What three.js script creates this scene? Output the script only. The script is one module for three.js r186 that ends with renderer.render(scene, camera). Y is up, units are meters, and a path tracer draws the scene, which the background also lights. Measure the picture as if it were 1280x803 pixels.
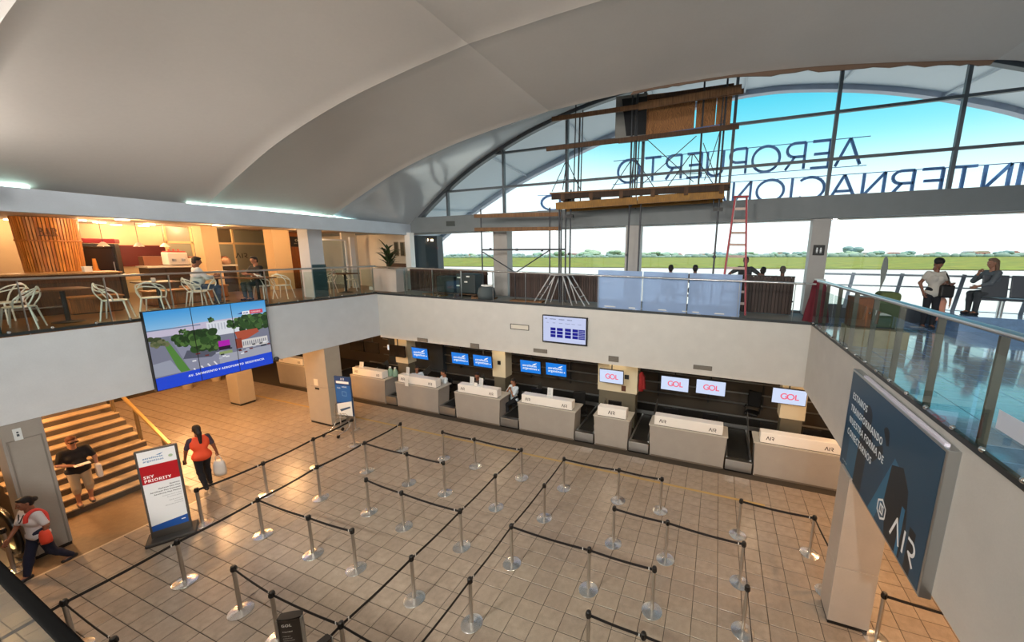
import * as THREE from 'three';
import { RoundedBoxGeometry } from 'three/addons/geometries/RoundedBoxGeometry.js';
import { mergeGeometries, mergeVertices } from 'three/addons/utils/BufferGeometryUtils.js';
import { MarchingCubes } from 'three/addons/objects/MarchingCubes.js';
import { RectAreaLightUniformsLib } from 'three/addons/lights/RectAreaLightUniformsLib.js';
import { ImprovedNoise } from 'three/addons/math/ImprovedNoise.js';

// ---------- renderer, camera, sky, sun, exposure ----------
RectAreaLightUniformsLib.init();
const renderer = new THREE.WebGLRenderer({ antialias: true });
renderer.toneMapping = THREE.LinearToneMapping;
renderer.toneMappingExposure = 1.0;
renderer.shadowMap.enabled = true;
const scene = new THREE.Scene();
const camera = new THREE.PerspectiveCamera(2 * Math.atan(402.1 / 473.2) * 180 / Math.PI, 1456 / 804.2, 0.05, 3000);
camera.setViewOffset(1456, 804.2, 0, 0, 1280, 803);      // the photograph is an off-centre crop
camera.position.set(0, 6.4, 0);
camera.rotation.order = 'YXZ';
camera.rotation.set(-0.1839, 0.3407, 0.0178);

// sky: white haze at the horizon, turquoise higher up
const SKY_GAIN = 1.0;
{
  const W = 256, H = 128, d = new Float32Array(W * H * 4);
  const stops = [[-90, .55, .58, .6], [0, 1.5, 1.58, 1.62], [6, 1.45, 1.62, 1.68], [10, .95, 1.34, 1.42], [14, .34, 1.0, 1.15], [20, .08, .76, 1.05], [28, .12, .52, .98], [90, .16, .42, .85]];
  for (let y = 0; y < H; y++) {
    const e0 = ((y + .5) / H - .5) * 180;
    for (let x = 0; x < W; x++) {
      const az = Math.cos((x + .5) / W * 6.2832), e = e0 > 0 ? e0 * (1 - .22 * Math.max(0, az) * Math.exp(-e0 / 30)) : e0;   // hazier towards the left of the view
      let k = 0; while (k < stops.length - 2 && e > stops[k + 1][0]) k++;
      const a = stops[k], b = stops[k + 1], t = Math.min(1, Math.max(0, (e - a[0]) / (b[0] - a[0])));
      const o = (y * W + x) * 4, w = 1 + .06 * Math.sin(x * .18 + e * .1) * Math.sin(e * .35 + x * .05);
      for (let c = 0; c < 3; c++) d[o + c] = (a[c + 1] + (b[c + 1] - a[c + 1]) * t) * SKY_GAIN * w;
      d[o + 3] = 1;
    }
  }
  const t = new THREE.DataTexture(d, W, H, THREE.RGBAFormat, THREE.FloatType);
  t.mapping = THREE.EquirectangularReflectionMapping; t.magFilter = THREE.LinearFilter; t.needsUpdate = true;
  scene.background = t;
}
const sun = new THREE.DirectionalLight(0xfff3e0, 6.5);
sun.position.set(30, 95, 22); sun.target.position.set(0, 0, 0); sun.castShadow = true;
Object.assign(sun.shadow.camera, { left: -60, right: 60, top: 60, bottom: -60, near: 1, far: 250 });
sun.shadow.mapSize.set(4096, 4096);
scene.add(sun, sun.target);

// ---------- key heights and planes (metres) ----------
const GL = 4.62, G = 4.6, XL = -12.65, XR = 2.43, ZB = -11.32, ZF = -13.5, RISE = 0.03;
const rise = (x) => RISE * (x + 12.9);                     // the facade beam climbs gently to the right

// ---------- helpers ----------
let seed = 7;
const rnd = () => { seed = (seed * 1664525 + 1013904223) >>> 0; return seed / 4294967296; };
const rr = (a, b) => a + (b - a) * rnd();
const V = (x, y, z) => new THREE.Vector3(x, y, z);
const counts = {};
const numbered = (n) => { const k = counts[n] = (counts[n] ?? -1) + 1; return k ? n + '_' + String(k).padStart(3, '0') : n; };
const lin = (hex) => new THREE.Color(hex);
const mats = {};
function M(color, rough = .6, extra = {}) {
  const key = color + '|' + rough + '|' + JSON.stringify(extra, (k, v) => v && v.isTexture ? v.uuid : v);
  if (!mats[key]) {
    const { phys, ...rest } = extra;
    mats[key] = new (phys ? THREE.MeshPhysicalMaterial : THREE.MeshStandardMaterial)({ color, roughness: rough, ...rest });
  }
  return mats[key];
}
const flat = (g) => { const h = g.index ? g.toNonIndexed() : g; for (const k of Object.keys(h.attributes)) if (!['position', 'normal', 'uv'].includes(k)) h.deleteAttribute(k); if (!h.attributes.uv) h.setAttribute('uv', new THREE.BufferAttribute(new Float32Array(h.attributes.position.count * 2), 2)); return h; };
const merge = (gs) => gs.length === 1 ? gs[0] : mergeGeometries(gs.map(flat));
function uvm(g) {                                          // uv in metres from the main axis of each face
  g = flat(g); const p = g.attributes.position, n = g.attributes.normal, u = new Float32Array(p.count * 2);
  for (let i = 0; i < p.count; i++) {
    const ax = Math.abs(n.getX(i)), ay = Math.abs(n.getY(i)), az = Math.abs(n.getZ(i));
    const [a, b] = ay >= ax && ay >= az ? [p.getX(i), -p.getZ(i)] : ax >= az ? [p.getZ(i), p.getY(i)] : [p.getX(i), p.getY(i)];
    u[2 * i] = a; u[2 * i + 1] = b;
  }
  g.setAttribute('uv', new THREE.BufferAttribute(u, 2)); return g;
}
const box = (x0, x1, y0, y1, z0, z1) => new THREE.BoxGeometry(Math.abs(x1 - x0), Math.abs(y1 - y0), Math.abs(z1 - z0)).translate((x0 + x1) / 2, (y0 + y1) / 2, (z0 + z1) / 2);
const cbox = (w, h, d, x = 0, y = 0, z = 0, r = 0, s = 2) => (r ? new RoundedBoxGeometry(w, h, d, s, r) : new THREE.BoxGeometry(w, h, d)).translate(x, y, z);
const UP = V(0, 1, 0);
function rod(a, b, r = .02, r2 = r, seg = 10) {
  a = V(...a); b = V(...b); const d = b.clone().sub(a), g = new THREE.CylinderGeometry(r2, r, d.length(), seg);
  g.applyQuaternion(new THREE.Quaternion().setFromUnitVectors(UP, d.clone().normalize()));
  return g.translate((a.x + b.x) / 2, (a.y + b.y) / 2, (a.z + b.z) / 2);
}
function bar(a, b, w, h) {                                 // square-section bar, h measured upwards
  a = V(...a); b = V(...b); const d = b.clone().sub(a), g = new THREE.BoxGeometry(w, h, d.length()), m = new THREE.Matrix4().lookAt(b, a, Math.abs(d.clone().normalize().y) > .98 ? V(0, 0, 1) : UP);
  return g.applyMatrix4(m).translate((a.x + b.x) / 2, (a.y + b.y) / 2, (a.z + b.z) / 2);
}
const lathe = (pts, seg = 24) => new THREE.LatheGeometry(pts.map((p) => new THREE.Vector2(p[0], p[1])), seg);
const tube = (pts, r = .02, n = 24, seg = 8, closed = false) => new THREE.TubeGeometry(new THREE.CatmullRomCurve3(pts.map((p) => V(...p)), closed), n, r, seg, closed);
const disc = (r, h, x, y, z, seg = 20) => new THREE.CylinderGeometry(r, r, h, seg).translate(x, y, z);
function extr(pts, depth, bevel = 0) {
  const s = new THREE.Shape(pts.map((p) => new THREE.Vector2(...p)));
  return new THREE.ExtrudeGeometry(s, { depth, bevelEnabled: bevel > 0, bevelSize: bevel, bevelThickness: bevel, bevelSegments: 1, curveSegments: 8 });
}
function mesh(name, gs, m, parent) {
  const o = new THREE.Mesh(Array.isArray(gs) ? merge(gs) : gs, m);
  o.name = parent ? name : numbered(name); o.castShadow = o.receiveShadow = true;
  (parent ?? scene).add(o); return o;
}
function thing(name, label, category, [x, y, z] = [0, 0, 0], turn = 0, group) {
  const o = new THREE.Group(); o.name = numbered(name); scene.add(o); o.position.set(x, y, z); o.rotation.y = turn;
  o.userData = { label, category }; if (group) o.userData.group = group; return o;
}
function tag(o, label, category, group) { o.userData = { ...o.userData, label, category }; if (group) o.userData.group = group; return o; }
function struct(name, gs, m) {
  const o = gs ? mesh(name, gs, m) : new THREE.Group();
  if (!gs) { o.name = numbered(name); scene.add(o); }
  o.userData.kind = 'structure'; return o;
}
function dup(root, [x, y, z], turn, label, group) {
  const r = root.clone(); r.name = numbered(root.name.replace(/_\d{3}$/, '')); scene.add(r); r.position.set(x, y, z); r.rotation.y = turn ?? root.rotation.y;
  r.userData = { ...root.userData }; if (label) r.userData.label = label; if (group) r.userData.group = group; return r;
}
function sheet(fn, nu, nv, th = .06) {                     // a curved sheet with thickness, th measured upwards
  const pos = [], uv = [], idx = [];
  for (const s of [0, 1]) for (let j = 0; j <= nv; j++) for (let i = 0; i <= nu; i++) { const p = fn(i / nu, j / nv); pos.push(p[0], p[1] + s * th, p[2]); uv.push(p[0], p[2]); }
  const n = (nu + 1) * (nv + 1), at = (s, i, j) => s * n + j * (nu + 1) + i;
  for (let j = 0; j < nv; j++) for (let i = 0; i < nu; i++) {
    const a = at(0, i, j), b = at(0, i + 1, j), c = at(0, i + 1, j + 1), d = at(0, i, j + 1);
    idx.push(a, b, c, a, c, d); idx.push(a + n, c + n, b + n, a + n, d + n, c + n);
  }
  const edge = (a, b) => idx.push(a, a + n, b + n, a, b + n, b);
  for (let i = 0; i < nu; i++) { edge(at(0, i + 1, 0), at(0, i, 0)); edge(at(0, i, nv), at(0, i + 1, nv)); }
  for (let j = 0; j < nv; j++) { edge(at(0, 0, j), at(0, 0, j + 1)); edge(at(0, nu, j + 1), at(0, nu, j)); }
  const g = new THREE.BufferGeometry(); g.setAttribute('position', new THREE.Float32BufferAttribute(pos, 3)); g.setAttribute('uv', new THREE.Float32BufferAttribute(uv, 2)); g.setIndex(idx);
  g.computeVertexNormals(); return g;
}
function interp(pts, x) { let k = 0; while (k < pts.length - 2 && x > pts[k + 1][0]) k++; const [a, b] = [pts[k], pts[k + 1]]; return a[1] + (b[1] - a[1]) * (x - a[0]) / (b[0] - a[0]); }
function smooth(pts) {                                     // cubic through points, as a function of x
  return (x) => {
    const n = pts.length; let k = 0; while (k < n - 2 && x > pts[k + 1][0]) k++;
    const sl = (i) => i <= 0 ? (pts[1][1] - pts[0][1]) / (pts[1][0] - pts[0][0]) : i >= n - 1 ? (pts[n - 1][1] - pts[n - 2][1]) / (pts[n - 1][0] - pts[n - 2][0]) : (pts[i + 1][1] - pts[i - 1][1]) / (pts[i + 1][0] - pts[i - 1][0]);
    const h = pts[k + 1][0] - pts[k][0], t = (x - pts[k][0]) / h;
    if (t < 0) return pts[0][1] + sl(0) * (x - pts[0][0]); if (t > 1) return pts[n - 1][1] + sl(n - 1) * (x - pts[n - 1][0]);
    const t2 = t * t, t3 = t2 * t;
    return (2 * t3 - 3 * t2 + 1) * pts[k][1] + (t3 - 2 * t2 + t) * h * sl(k) + (3 * t2 - 2 * t3) * pts[k + 1][1] + (t3 - t2) * h * sl(k + 1);
  };
}
// ---------- textures ----------
function canvasTex(w, h, draw, repeat) {
  const c = document.createElement('canvas'); c.width = w; c.height = h; draw(c.getContext('2d'), w, h);
  const t = new THREE.CanvasTexture(c); t.colorSpace = THREE.SRGBColorSpace; t.magFilter = THREE.LinearFilter;
  if (repeat) { t.wrapS = t.wrapT = THREE.RepeatWrapping; t.repeat.set(...repeat); } return t;
}
function noiseTex(size, fn, srgb = true, rep = 1) {        // tileable in x and y when fn is
  const d = new Uint8Array(size * size * 4);
  for (let y = 0; y < size; y++) for (let x = 0; x < size; x++) { const c = fn(x / size, y / size, x, y), o = (y * size + x) * 4; for (let k = 0; k < 3; k++) d[o + k] = Math.max(0, Math.min(255, c[k])); d[o + 3] = 255; }
  const t = new THREE.DataTexture(d, size, size); if (srgb) t.colorSpace = THREE.SRGBColorSpace; t.wrapS = t.wrapT = THREE.RepeatWrapping; t.magFilter = THREE.LinearFilter; t.repeat.set(rep, rep); t.needsUpdate = true; return t;
}
const IN = new ImprovedNoise();
const fbm = (x, y, z = 0, o = 4) => { let s = 0, a = .5; for (let i = 0; i < o; i++) { s += a * IN.noise(x, y, z + i * 7.3); x *= 2; y *= 2; a *= .5; } return s; };
const tfb = (u, v, f, z) => { const a = fbm(u * f, v * f, z), b = fbm((u - 1) * f, v * f, z), c = fbm(u * f, (v - 1) * f, z), d = fbm((u - 1) * f, (v - 1) * f, z); return (a * (1 - u) + b * u) * (1 - v) + (c * (1 - u) + d * u) * v; };
const T = {};
T.plaster = noiseTex(256, (u, v) => { const n = 240 + tfb(u, v, 6, 1) * 16 + (rnd() - .5) * 5; return [n, n, n]; }, true, .4);
T.bumpNoise = noiseTex(256, () => { const n = rnd() * 255; return [n, n, n]; }, false, 2);
T.stone = noiseTex(256, (u, v) => { const n = 226 + tfb(u, v, 9, 3) * 46 + (rnd() - .5) * 26; return [n, n * .985, n * .965]; }, true, .9);
T.woodPly = noiseTex(256, (u, v) => { const w = Math.sin((u * 9 + tfb(u, v, 3, 4) * 3.5) * 6.283 * 2), s = fbm(u * 90, v * 3, 9, 3); const k = .78 + .1 * w + .28 * s; return [214 * k, 160 * k, 104 * k]; }, true, 1);
T.wood = noiseTex(256, (u, v) => { const s = tfb(u, v, 4, 2), g = fbm(u * 70, v * 2.2, 5, 3), k = .85 + .25 * s + .4 * g; return [250 * k, 236 * k, 214 * k]; }, true, 1);
T.brushed = noiseTex(256, (u, v, x, y) => { const n = 205 + fbm(u * 3, v * 120, 2, 3) * 70; return [n, n, n]; }, false, 1);
T.soffit = noiseTex(256, (u, v) => { const n = 236 + tfb(u, v, 3, 8) * 22 + (rnd() - .5) * 3; return [n, n, n]; }, true, .12);
T.grass = noiseTex(512, (u, v) => { const n = .8 + tfb(u, v, 8, 1) * .55 + (rnd() - .5) * .22, y = tfb(u, v, 4, 6); return [(150 + 55 * y) * n, 172 * n, 70 * n]; }, true, .02);

const mat = {
  wall: M('#cfcdc8', .75, { map: T.plaster }),
  wallDayTint: M('#d8dee4', .75, { map: T.plaster }),  // bluish daylight cast put into the wall colour
  soffit: M('#c3bdb6', .55, { map: T.soffit }),
  greyPanel: M('#a9a6a2', .5, { map: T.plaster }),
  beam: M('#ccd6e2', .6, { map: T.plaster }),  // cool tint of the window light mixed into the beam colour
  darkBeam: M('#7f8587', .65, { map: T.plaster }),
  darkMetal: M('#3c4043', .45, { metalness: .5 }),
  mullion: M('#5b6166', .5, { metalness: .4 }),
  steel: M('#c9cbcc', .28, { metalness: 1 }),
  steelDull: M('#b4b6b6', .42, { metalness: .9, roughnessMap: T.brushed }),
  chrome: M('#dfe1e2', .14, { metalness: 1 }),
  black: M('#0d0d0e', .5),
  blackRubber: M('#161617', .7),
  blackShiny: M('#0b0b0c', .2),
  white: M('#e9e8e4', .5),
  whitePaint: M('#dcdbd7', .45),
  glass: M('#f3f8f7', .02, { phys: true, transmission: 1, thickness: 0, ior: 1.45, side: THREE.DoubleSide }),
  railGlass: M('#dfeeea', .02, { phys: true, transmission: 1, thickness: 0, ior: 1.5, side: THREE.DoubleSide }),
};
const glow = (hex, k) => M(hex, .5, { emissive: new THREE.Color(hex), emissiveIntensity: k });
// ---------- ground floor ----------
camera.updateMatrixWorld(true); camera.updateProjectionMatrix();
const inView = (x, y, z) => { const p = V(x, y, z).applyMatrix4(camera.matrixWorldInverse); if (p.z > -.05) return 0; const q = p.clone().applyMatrix4(camera.projectionMatrix); return Math.abs(q.x) < 1.05 && Math.abs(q.y) < 1.05 ? 1 / (p.z * p.z * p.length()) : 0; };
camera.matrixWorldInverse.copy(camera.matrixWorld).invert();
function tiledFloor(parent, list, w, d, th, tones) {       // list of [x, y, z]; the 300 that show largest are meshes of their own
  const c = .004, g = flat(new THREE.BoxGeometry(w, th, d)), p = g.attributes.position;
  for (let i = 0; i < p.count; i++) if (p.getY(i) > 0 && Math.abs(g.attributes.normal.getY(i)) < .5) p.setY(i, th / 2 - c);
  for (let i = 0; i < p.count; i++) if (g.attributes.normal.getY(i) > .5) { p.setX(i, p.getX(i) - Math.sign(p.getX(i)) * c); p.setZ(i, p.getZ(i) - Math.sign(p.getZ(i)) * c); }
  const bev = [];                                           // a small chamfer around the top face
  const q = (a, b, cc, dd) => bev.push(...a, ...b, ...cc, ...a, ...cc, ...dd);
  const W = w / 2, D = d / 2, t = th / 2, o = [[-W, t - c, D], [W, t - c, D], [W, t - c, -D], [-W, t - c, -D]], n = [[-W + c, t, D - c], [W - c, t, D - c], [W - c, t, -D + c], [-W + c, t, -D + c]];
  for (let i = 0; i < 4; i++) q(o[i], o[(i + 1) % 4], n[(i + 1) % 4], n[i]);
  const bg = new THREE.BufferGeometry(); bg.setAttribute('position', new THREE.Float32BufferAttribute(bev, 3)); bg.computeVertexNormals();
  const geos = [0, 1, 2, 3].map((k) => { const gg = uvm(merge([g.clone(), bg.clone()])); const u = gg.attributes.uv; for (let i = 0; i < u.count; i++) { u.setX(i, u.getX(i) + k * .37); u.setY(i, u.getY(i) + k * .61); } return gg; });
  const s = list.map((a) => [inView(...a), a]).sort((a, b) => b[0] - a[0]);
  s.slice(0, 300).forEach(([, a]) => { const m = mesh('tile', geos[Math.floor(rnd() * 4)], tones[Math.floor(rnd() * tones.length)], parent); m.position.set(a[0], a[1] - th / 2, a[2]); });
  const rest = s.slice(300); if (!rest.length) return;
  const im = new THREE.InstancedMesh(geos[0], tones.rest ?? tones[0], rest.length), mm = new THREE.Matrix4(), col = new THREE.Color();
  rest.forEach(([, a], i) => { mm.makeTranslation(a[0], a[1] - th / 2, a[2]); im.setMatrixAt(i, mm); const k = .94 + rnd() * .1; im.setColorAt(i, col.setRGB(k, k, k)); });
  im.name = 'far_tiles'; im.userData.kind = 'stuff'; im.castShadow = im.receiveShadow = true; parent.add(im);
}
{
  const fl = struct('floor');
  mesh('slab', uvm(box(-24, 13.4, -.3, -.006, -15.6, 8)), M('#3f382f', .9), fl);
  const tones = ['#ada092', '#ab9e90', '#b0a395', '#a79a8d'].map((c) => M(c, .3, { map: T.stone }));
  tones.rest = M('#ada092', .3, { map: T.stone });
  const list = [];
  for (let i = -54; i <= 28; i++) for (let k = -11; k <= 15; k++) {
    const x = .455 + .43 * (i + .5), z = -7.1 + .354 * (k + .5);
    if (x < -12.05 && z > -5.15) continue;
    list.push([x, 0, z]);
  }
  tiledFloor(fl, list, .419, .343, .012, tones);
  mesh('landing', uvm(box(-24, -12.02, -.012, 0, -5.12, 8)), M('#8d7558', .4, { map: T.stone }), fl);
  mesh('landing_edge', box(-12.02, -11.97, -.012, .002, -5.12, 2), M('#c5b49a', .35), fl);
}
tag(mesh('floor_line', box(-20, 1.6, 0, .003, -9.93, -9.85), M('#b5975c', .5)), 'thin yellow waiting line across the tiled floor before the check-in desks', 'floor marking');

// ---------- upper slabs with their fascias ----------
struct('slab_left', [box(-24, XL - .12, 2.95, GL - .03, -13.6, 8)].map(uvm), mat.wall);
struct('floor_cafe', uvm(box(-24, XL, GL - .03, GL, -13.5, 8)), M('#8f6c48', .3, { map: T.wood }));
struct('wall_left', [box(XL - .12, XL, 2.92, GL - .03, ZB, 6)].map(uvm), mat.wallDayTint);
struct('slab_back', [box(XL - .12, 13.4, 2.84, G - .02, -13.8, ZB - .12)].map(uvm), mat.wall);
struct('floor_back', uvm(box(XL, XR + .3, G - .02, G, -13.5, ZB)), M('#8b8880', .7, { map: T.plaster }));
struct('wall_back', [box(XL, XR, 2.84, G - .02, ZB - .12, ZB)].map(uvm), mat.wall);
struct('slab_right', [box(XR + .12, 13.4, 2.82, G - .03, -13.8, 8)].map(uvm), mat.wall);
struct('wall_right', [box(XR, XR + .12, 2.82, G - .01, ZB - .12, 6)].map(uvm), mat.wall);
struct('slab_near', [box(XL, XR, 2.82, G, -.1, 8)].map(uvm), mat.wall);
struct('trim_1', [box(XL - .02, XL + .012, GL - .01, GL + .05, ZB, 0)], mat.darkMetal);
struct('trim_2', [box(XL, XR + .02, G - .02, G + .05, ZB - .03, ZB + .012)], mat.darkMetal);
struct('trim_3', [box(XR - .012, XR + .03, G - .02, G + .05, ZB, 0)], mat.darkMetal);
{
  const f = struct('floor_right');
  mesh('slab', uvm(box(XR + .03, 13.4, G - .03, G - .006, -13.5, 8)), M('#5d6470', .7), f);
  const tones = ['#86aee0', '#88b0e2', '#82aadc'].map((c) => M(c, .15, { map: T.stone, phys: true, clearcoat: 1, clearcoatRoughness: .06 }));  // blue of the reflected sky put into the tile colour
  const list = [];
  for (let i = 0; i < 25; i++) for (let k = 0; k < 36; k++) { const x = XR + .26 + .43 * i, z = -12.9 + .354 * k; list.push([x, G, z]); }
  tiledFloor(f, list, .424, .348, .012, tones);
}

// ---------- ground-level walls ----------
struct('wall_ground_back', uvm(box(-24, 13.4, 0, 2.84, -15.6, -15.45)), M('#4a443c', .45));
struct('wall_ground_left', uvm(box(-24, -23.6, 0, 2.95, -15.5, 8)), M('#b08a5c', .6, { map: T.plaster }));
struct('wall_ground_right', uvm(box(13.2, 13.4, 0, 2.82, -15.5, 8)), mat.wall);
struct('wall_front', uvm(box(-24, 13.4, 0, 2.84, 6, 6.2)), mat.wall);
struct('slab_baggage', uvm(box(-24, 13.4, 2.84, 3.0, -15.6, -13.8)), mat.wall);
struct('baseboard_left', box(-23.6, -23.57, 0, .25, -15.4, 6), M('#6b5136', .5));

struct('floor_platform', uvm(box(5.75, 13.3, G, 4.98, -13.45, -11.9)), M('#8ab2e2', .2, { map: T.stone, phys: true, clearcoat: 1, clearcoatRoughness: .08 }));  // sky reflection coloured in, to match the tiles around it
// ---------- left gallery: beam, ceiling, rooms behind ----------
struct('beam_left', [box(-13.1, XL, 6.95, 7.40, ZF + .2, 6)].map(uvm), mat.beam);
struct('ceiling_cafe', [box(-24, -12.9, 7.02, 7.3, ZF, 8)].map(uvm), M('#bfb2a2', .7));
struct('beam_right', [box(12.65, 13.1, 6.95, 7.40, ZF + .2, 6)].map(uvm), mat.beam);
struct('wall_cafe', [box(-20.4, -20.2, GL, 7.02, -9.6, 8)].map(uvm), M('#c9ad88', .6, { map: T.plaster }));
struct('wall_cafe_end', [box(-24, -13.3, GL, 7.02, 5.8, 6)].map(uvm), M('#c9ad88', .6, { map: T.plaster }));
struct('wall_right_end', [box(13.3, 13.5, G, 12.6, -13.5, 8)].map(uvm), mat.wall);
struct('wall_attic_left', [box(-13.7, -13.5, 7.3, 8.2, ZF, 8)].map(uvm), mat.wall);

// ---------- the facade beam and columns ----------
{
  const s = [];
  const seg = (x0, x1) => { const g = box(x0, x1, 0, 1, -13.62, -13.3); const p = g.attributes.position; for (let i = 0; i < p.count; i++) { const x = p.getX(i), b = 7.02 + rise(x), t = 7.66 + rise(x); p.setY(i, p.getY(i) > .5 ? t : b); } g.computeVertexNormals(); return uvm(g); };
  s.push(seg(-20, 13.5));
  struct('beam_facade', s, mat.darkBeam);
  const u = box(-20, 13.5, 0, .12, -14.1, -13.62); { const p = u.attributes.position; for (let i = 0; i < p.count; i++) p.setY(i, p.getY(i) + 7.0 + rise(p.getX(i))); } u.computeVertexNormals();
  struct('beam_soffit', uvm(u), M('#b5a79c', .7));
  const col = (x, w, top) => struct('column', [uvm(box(x, x + w, G, top, -13.55, -13.15))], mat.greyPanel);
  col(-8.45, .62, 7.12); col(-3.13, .52, 7.3); col(2.52, .46, 7.45); col(8.4, .5, 7.6);
}
// ---------- vaulted ceiling: bays between creases at z = -10, -6.5, -3, ... ----------
const vault = smooth([[0, 10.38], [1.5, 10.34], [2.65, 10.26], [4.6, 10.06]]), vaultSide = smooth([[4.6, 10.06], [6.2, 9.77], [8, 9.37], [10, 8.75], [11.5, 8.12], [12.4, 7.72], [13.3, 7.3]]);
const vaultY = (x) => { x = Math.abs(x); return x < 4.6 ? vault(x) : vaultSide(x); };
const arch = smooth([[-13.5, 6.6], [-12.9, 7.18], [-12.3, 7.72], [-11.4, 8.42], [-10.47, 9.07], [-9.37, 9.72], [-8.27, 10.24], [-7.06, 10.74], [-5.77, 11.16], [-4.2, 11.56], [-2, 11.94], [0.4, 12.08], [2.8, 11.98], [4.4, 11.78], [5.75, 11.5], [6.72, 11.2], [8.2, 10.7], [9.6, 10.02], [10.9, 9.2], [12.2, 8.1], [13.4, 6.8]]);
{
  const c = struct('ceiling');
  const zs = [10.0, 6.5, 2.6, -1.0, -4.5, -8, -11], sag = (u) => Math.sin(Math.PI * u);
  const cols = [[-13.3, -4.6, .42], [-4.6, 4.6, .34], [4.6, 13.3, .42]];
  for (let b = 0; b < 6; b++) for (const [x0, x1, amp] of cols) {
    const z0 = -zs[b], z1 = -zs[b + 1];
    mesh('panel', sheet((u, v) => { const x = x0 + (x1 - x0) * u, z = z0 + (z1 - z0) * v; return [x, vaultY(x) + amp * [.35, .5, .6, 1, 1, 1][b] * sag(v) * Math.pow(Math.abs(sag(u)), .7), z]; }, 26, 14), mat.soffit, c);
  }
  for (const [x0, x1] of cols) for (const s of [1, -1]) {
    const za = s > 0 ? -10 : 11, zb = s > 0 ? -13.45 : 13.45;
    mesh('end_panel', sheet((u, v) => { const x = x0 + (x1 - x0) * u, a = vaultY(x), b = arch(x); return [x, a + (Math.max(b, a - .3) - a) * v + .06 * sag(v), za + (zb - za) * v]; }, 30, 10), M('#c9cfd4', .16, { map: T.soffit }), c);
  }
  // torn edge of the lining where the last bay stops
  const pts = []; let x = -2.4;
  const sh = [[-2.4, vaultY(2.4)]]; const low = [];
  while (x < 4.6) { low.push([x, vaultY(x) - .03 - .07 * rnd() * (x > -.3 ? 1 : .3)]); x += .12 + .2 * rnd(); }
  const up = []; for (let k = 4.6; k > -2.4; k -= .3) up.push([k, vaultY(k) + .04]);
  const g = extr([...low, ...up], .04).translate(0, 0, -10.06);
  mesh('torn_edge', g, M('#6b5647', .85), c);
}
// cove light strips along the left beam, under the foot of the vault
for (const [a, b, which] of [[-1.2, -3.7, 'cut by the left edge of view'], [-6.1, -8.0, 'first right of the dark gap'], [-8.06, -9.7, 'second right of the dark gap'], [-9.76, -11.0, 'farthest, short one']]) {
  const o = mesh('cove_light', cbox(.05, .03, Math.abs(b - a), -13.0, 7.42, (a + b) / 2), glow('#d9fff2', 4));
  tag(o, 'light strip on the left beam under the vault, ' + which, 'light', 'cove light strips');
  const l = new THREE.RectAreaLight(0xd9fff2, 15, .06, Math.abs(b - a)); l.position.set(-13.0, 7.44, (a + b) / 2); l.rotation.x = Math.PI / 2; scene.add(l);
}
struct('column', [uvm(box(-12.78, -12.5, G, 7.05, -13.3, -13.05))], mat.white);
tag(mesh('beam_plate', [cbox(.42, .2, .03, -10.55, 7.42, -13.285, .01)], M('#454a47', .6)), 'small dark grille on the facade beam at its left end', 'vent');
// ---------- facade glazing ----------
{
  const w = struct('window_1');
  const A = (x) => arch(x) - .02;
  // arched frame
  const fr = []; for (let x = -12.6; x < 13; x += .35) fr.push(bar([x, arch(x) - .06, ZF], [x + .36, arch(x + .36) - .06, ZF], .2, .17));
  mesh('arch_frame', fr, mat.mullion, w);
  const beamTop = (x) => 7.66 + rise(x), tb = (x) => 8.66 + .0335 * (x + 12.3), ta = (x) => 10.05 + .0365 * (x + 7.99);
  const xs = [-12.5, -10.8, -8.12, -5.48, -2.72, .1, 2.84, 5.7, 8.5, 11.2, 12.8];
  for (const x of xs.slice(1, -1)) mesh('mullion', box(x - .045, x + .045, beamTop(x), A(x), ZF - .06, ZF + .06), mat.mullion, w);
  mesh('transom', bar([-11.1, tb(-11.1), ZF], [12.0, tb(12), ZF], .1, .075), mat.mullion, w);
  mesh('transom', bar([-8.5, ta(-8.5), ZF], [9.2, ta(9.2), ZF], .1, .075), mat.mullion, w);
  for (let i = 0; i < xs.length - 1; i++) {
    const x0 = xs[i] + .03, x1 = xs[i + 1] - .03, lv = [beamTop, tb, ta, A];
    for (let k = 0; k < 3; k++) {
      const n = 8, lo = [], hi = [];
      for (let j = 0; j <= n; j++) { const x = x0 + (x1 - x0) * j / n, a = Math.min(lv[k](x), A(x)), b = Math.min(lv[k + 1](x), A(x)); lo.push([x, a]); hi.unshift([x, b]); }
      if (hi.every((p, j) => p[1] - lo[n - j][1] < .05)) continue;
      mesh('pane', new THREE.ShapeGeometry(new THREE.Shape([...lo, ...hi].map((p) => new THREE.Vector2(...p)))).translate(0, 0, ZF), mat.glass, w);
    }
  }
  const w2 = struct('window_2');                             // tall panes under the beam
  const cuts = [-12.5, -8.45, -7.83, -3.13, -2.61, 2.52, 2.98, 5.6, 8.4, 8.9, 13.2];
  for (let i = 0; i < cuts.length - 1; i++) { const a = cuts[i], b = cuts[i + 1]; if (b - a < .8) continue; const g = new THREE.PlaneGeometry(b - a, 7.1 + rise((a + b) / 2) - G).translate((a + b) / 2, (G + 7.1 + rise((a + b) / 2)) / 2, ZF); mesh('pane', g, mat.glass, w2); }
  mesh('sill', box(-12.6, 13.3, G, G + .06, ZF - .08, ZF + .05), mat.mullion, w2);
}
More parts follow.
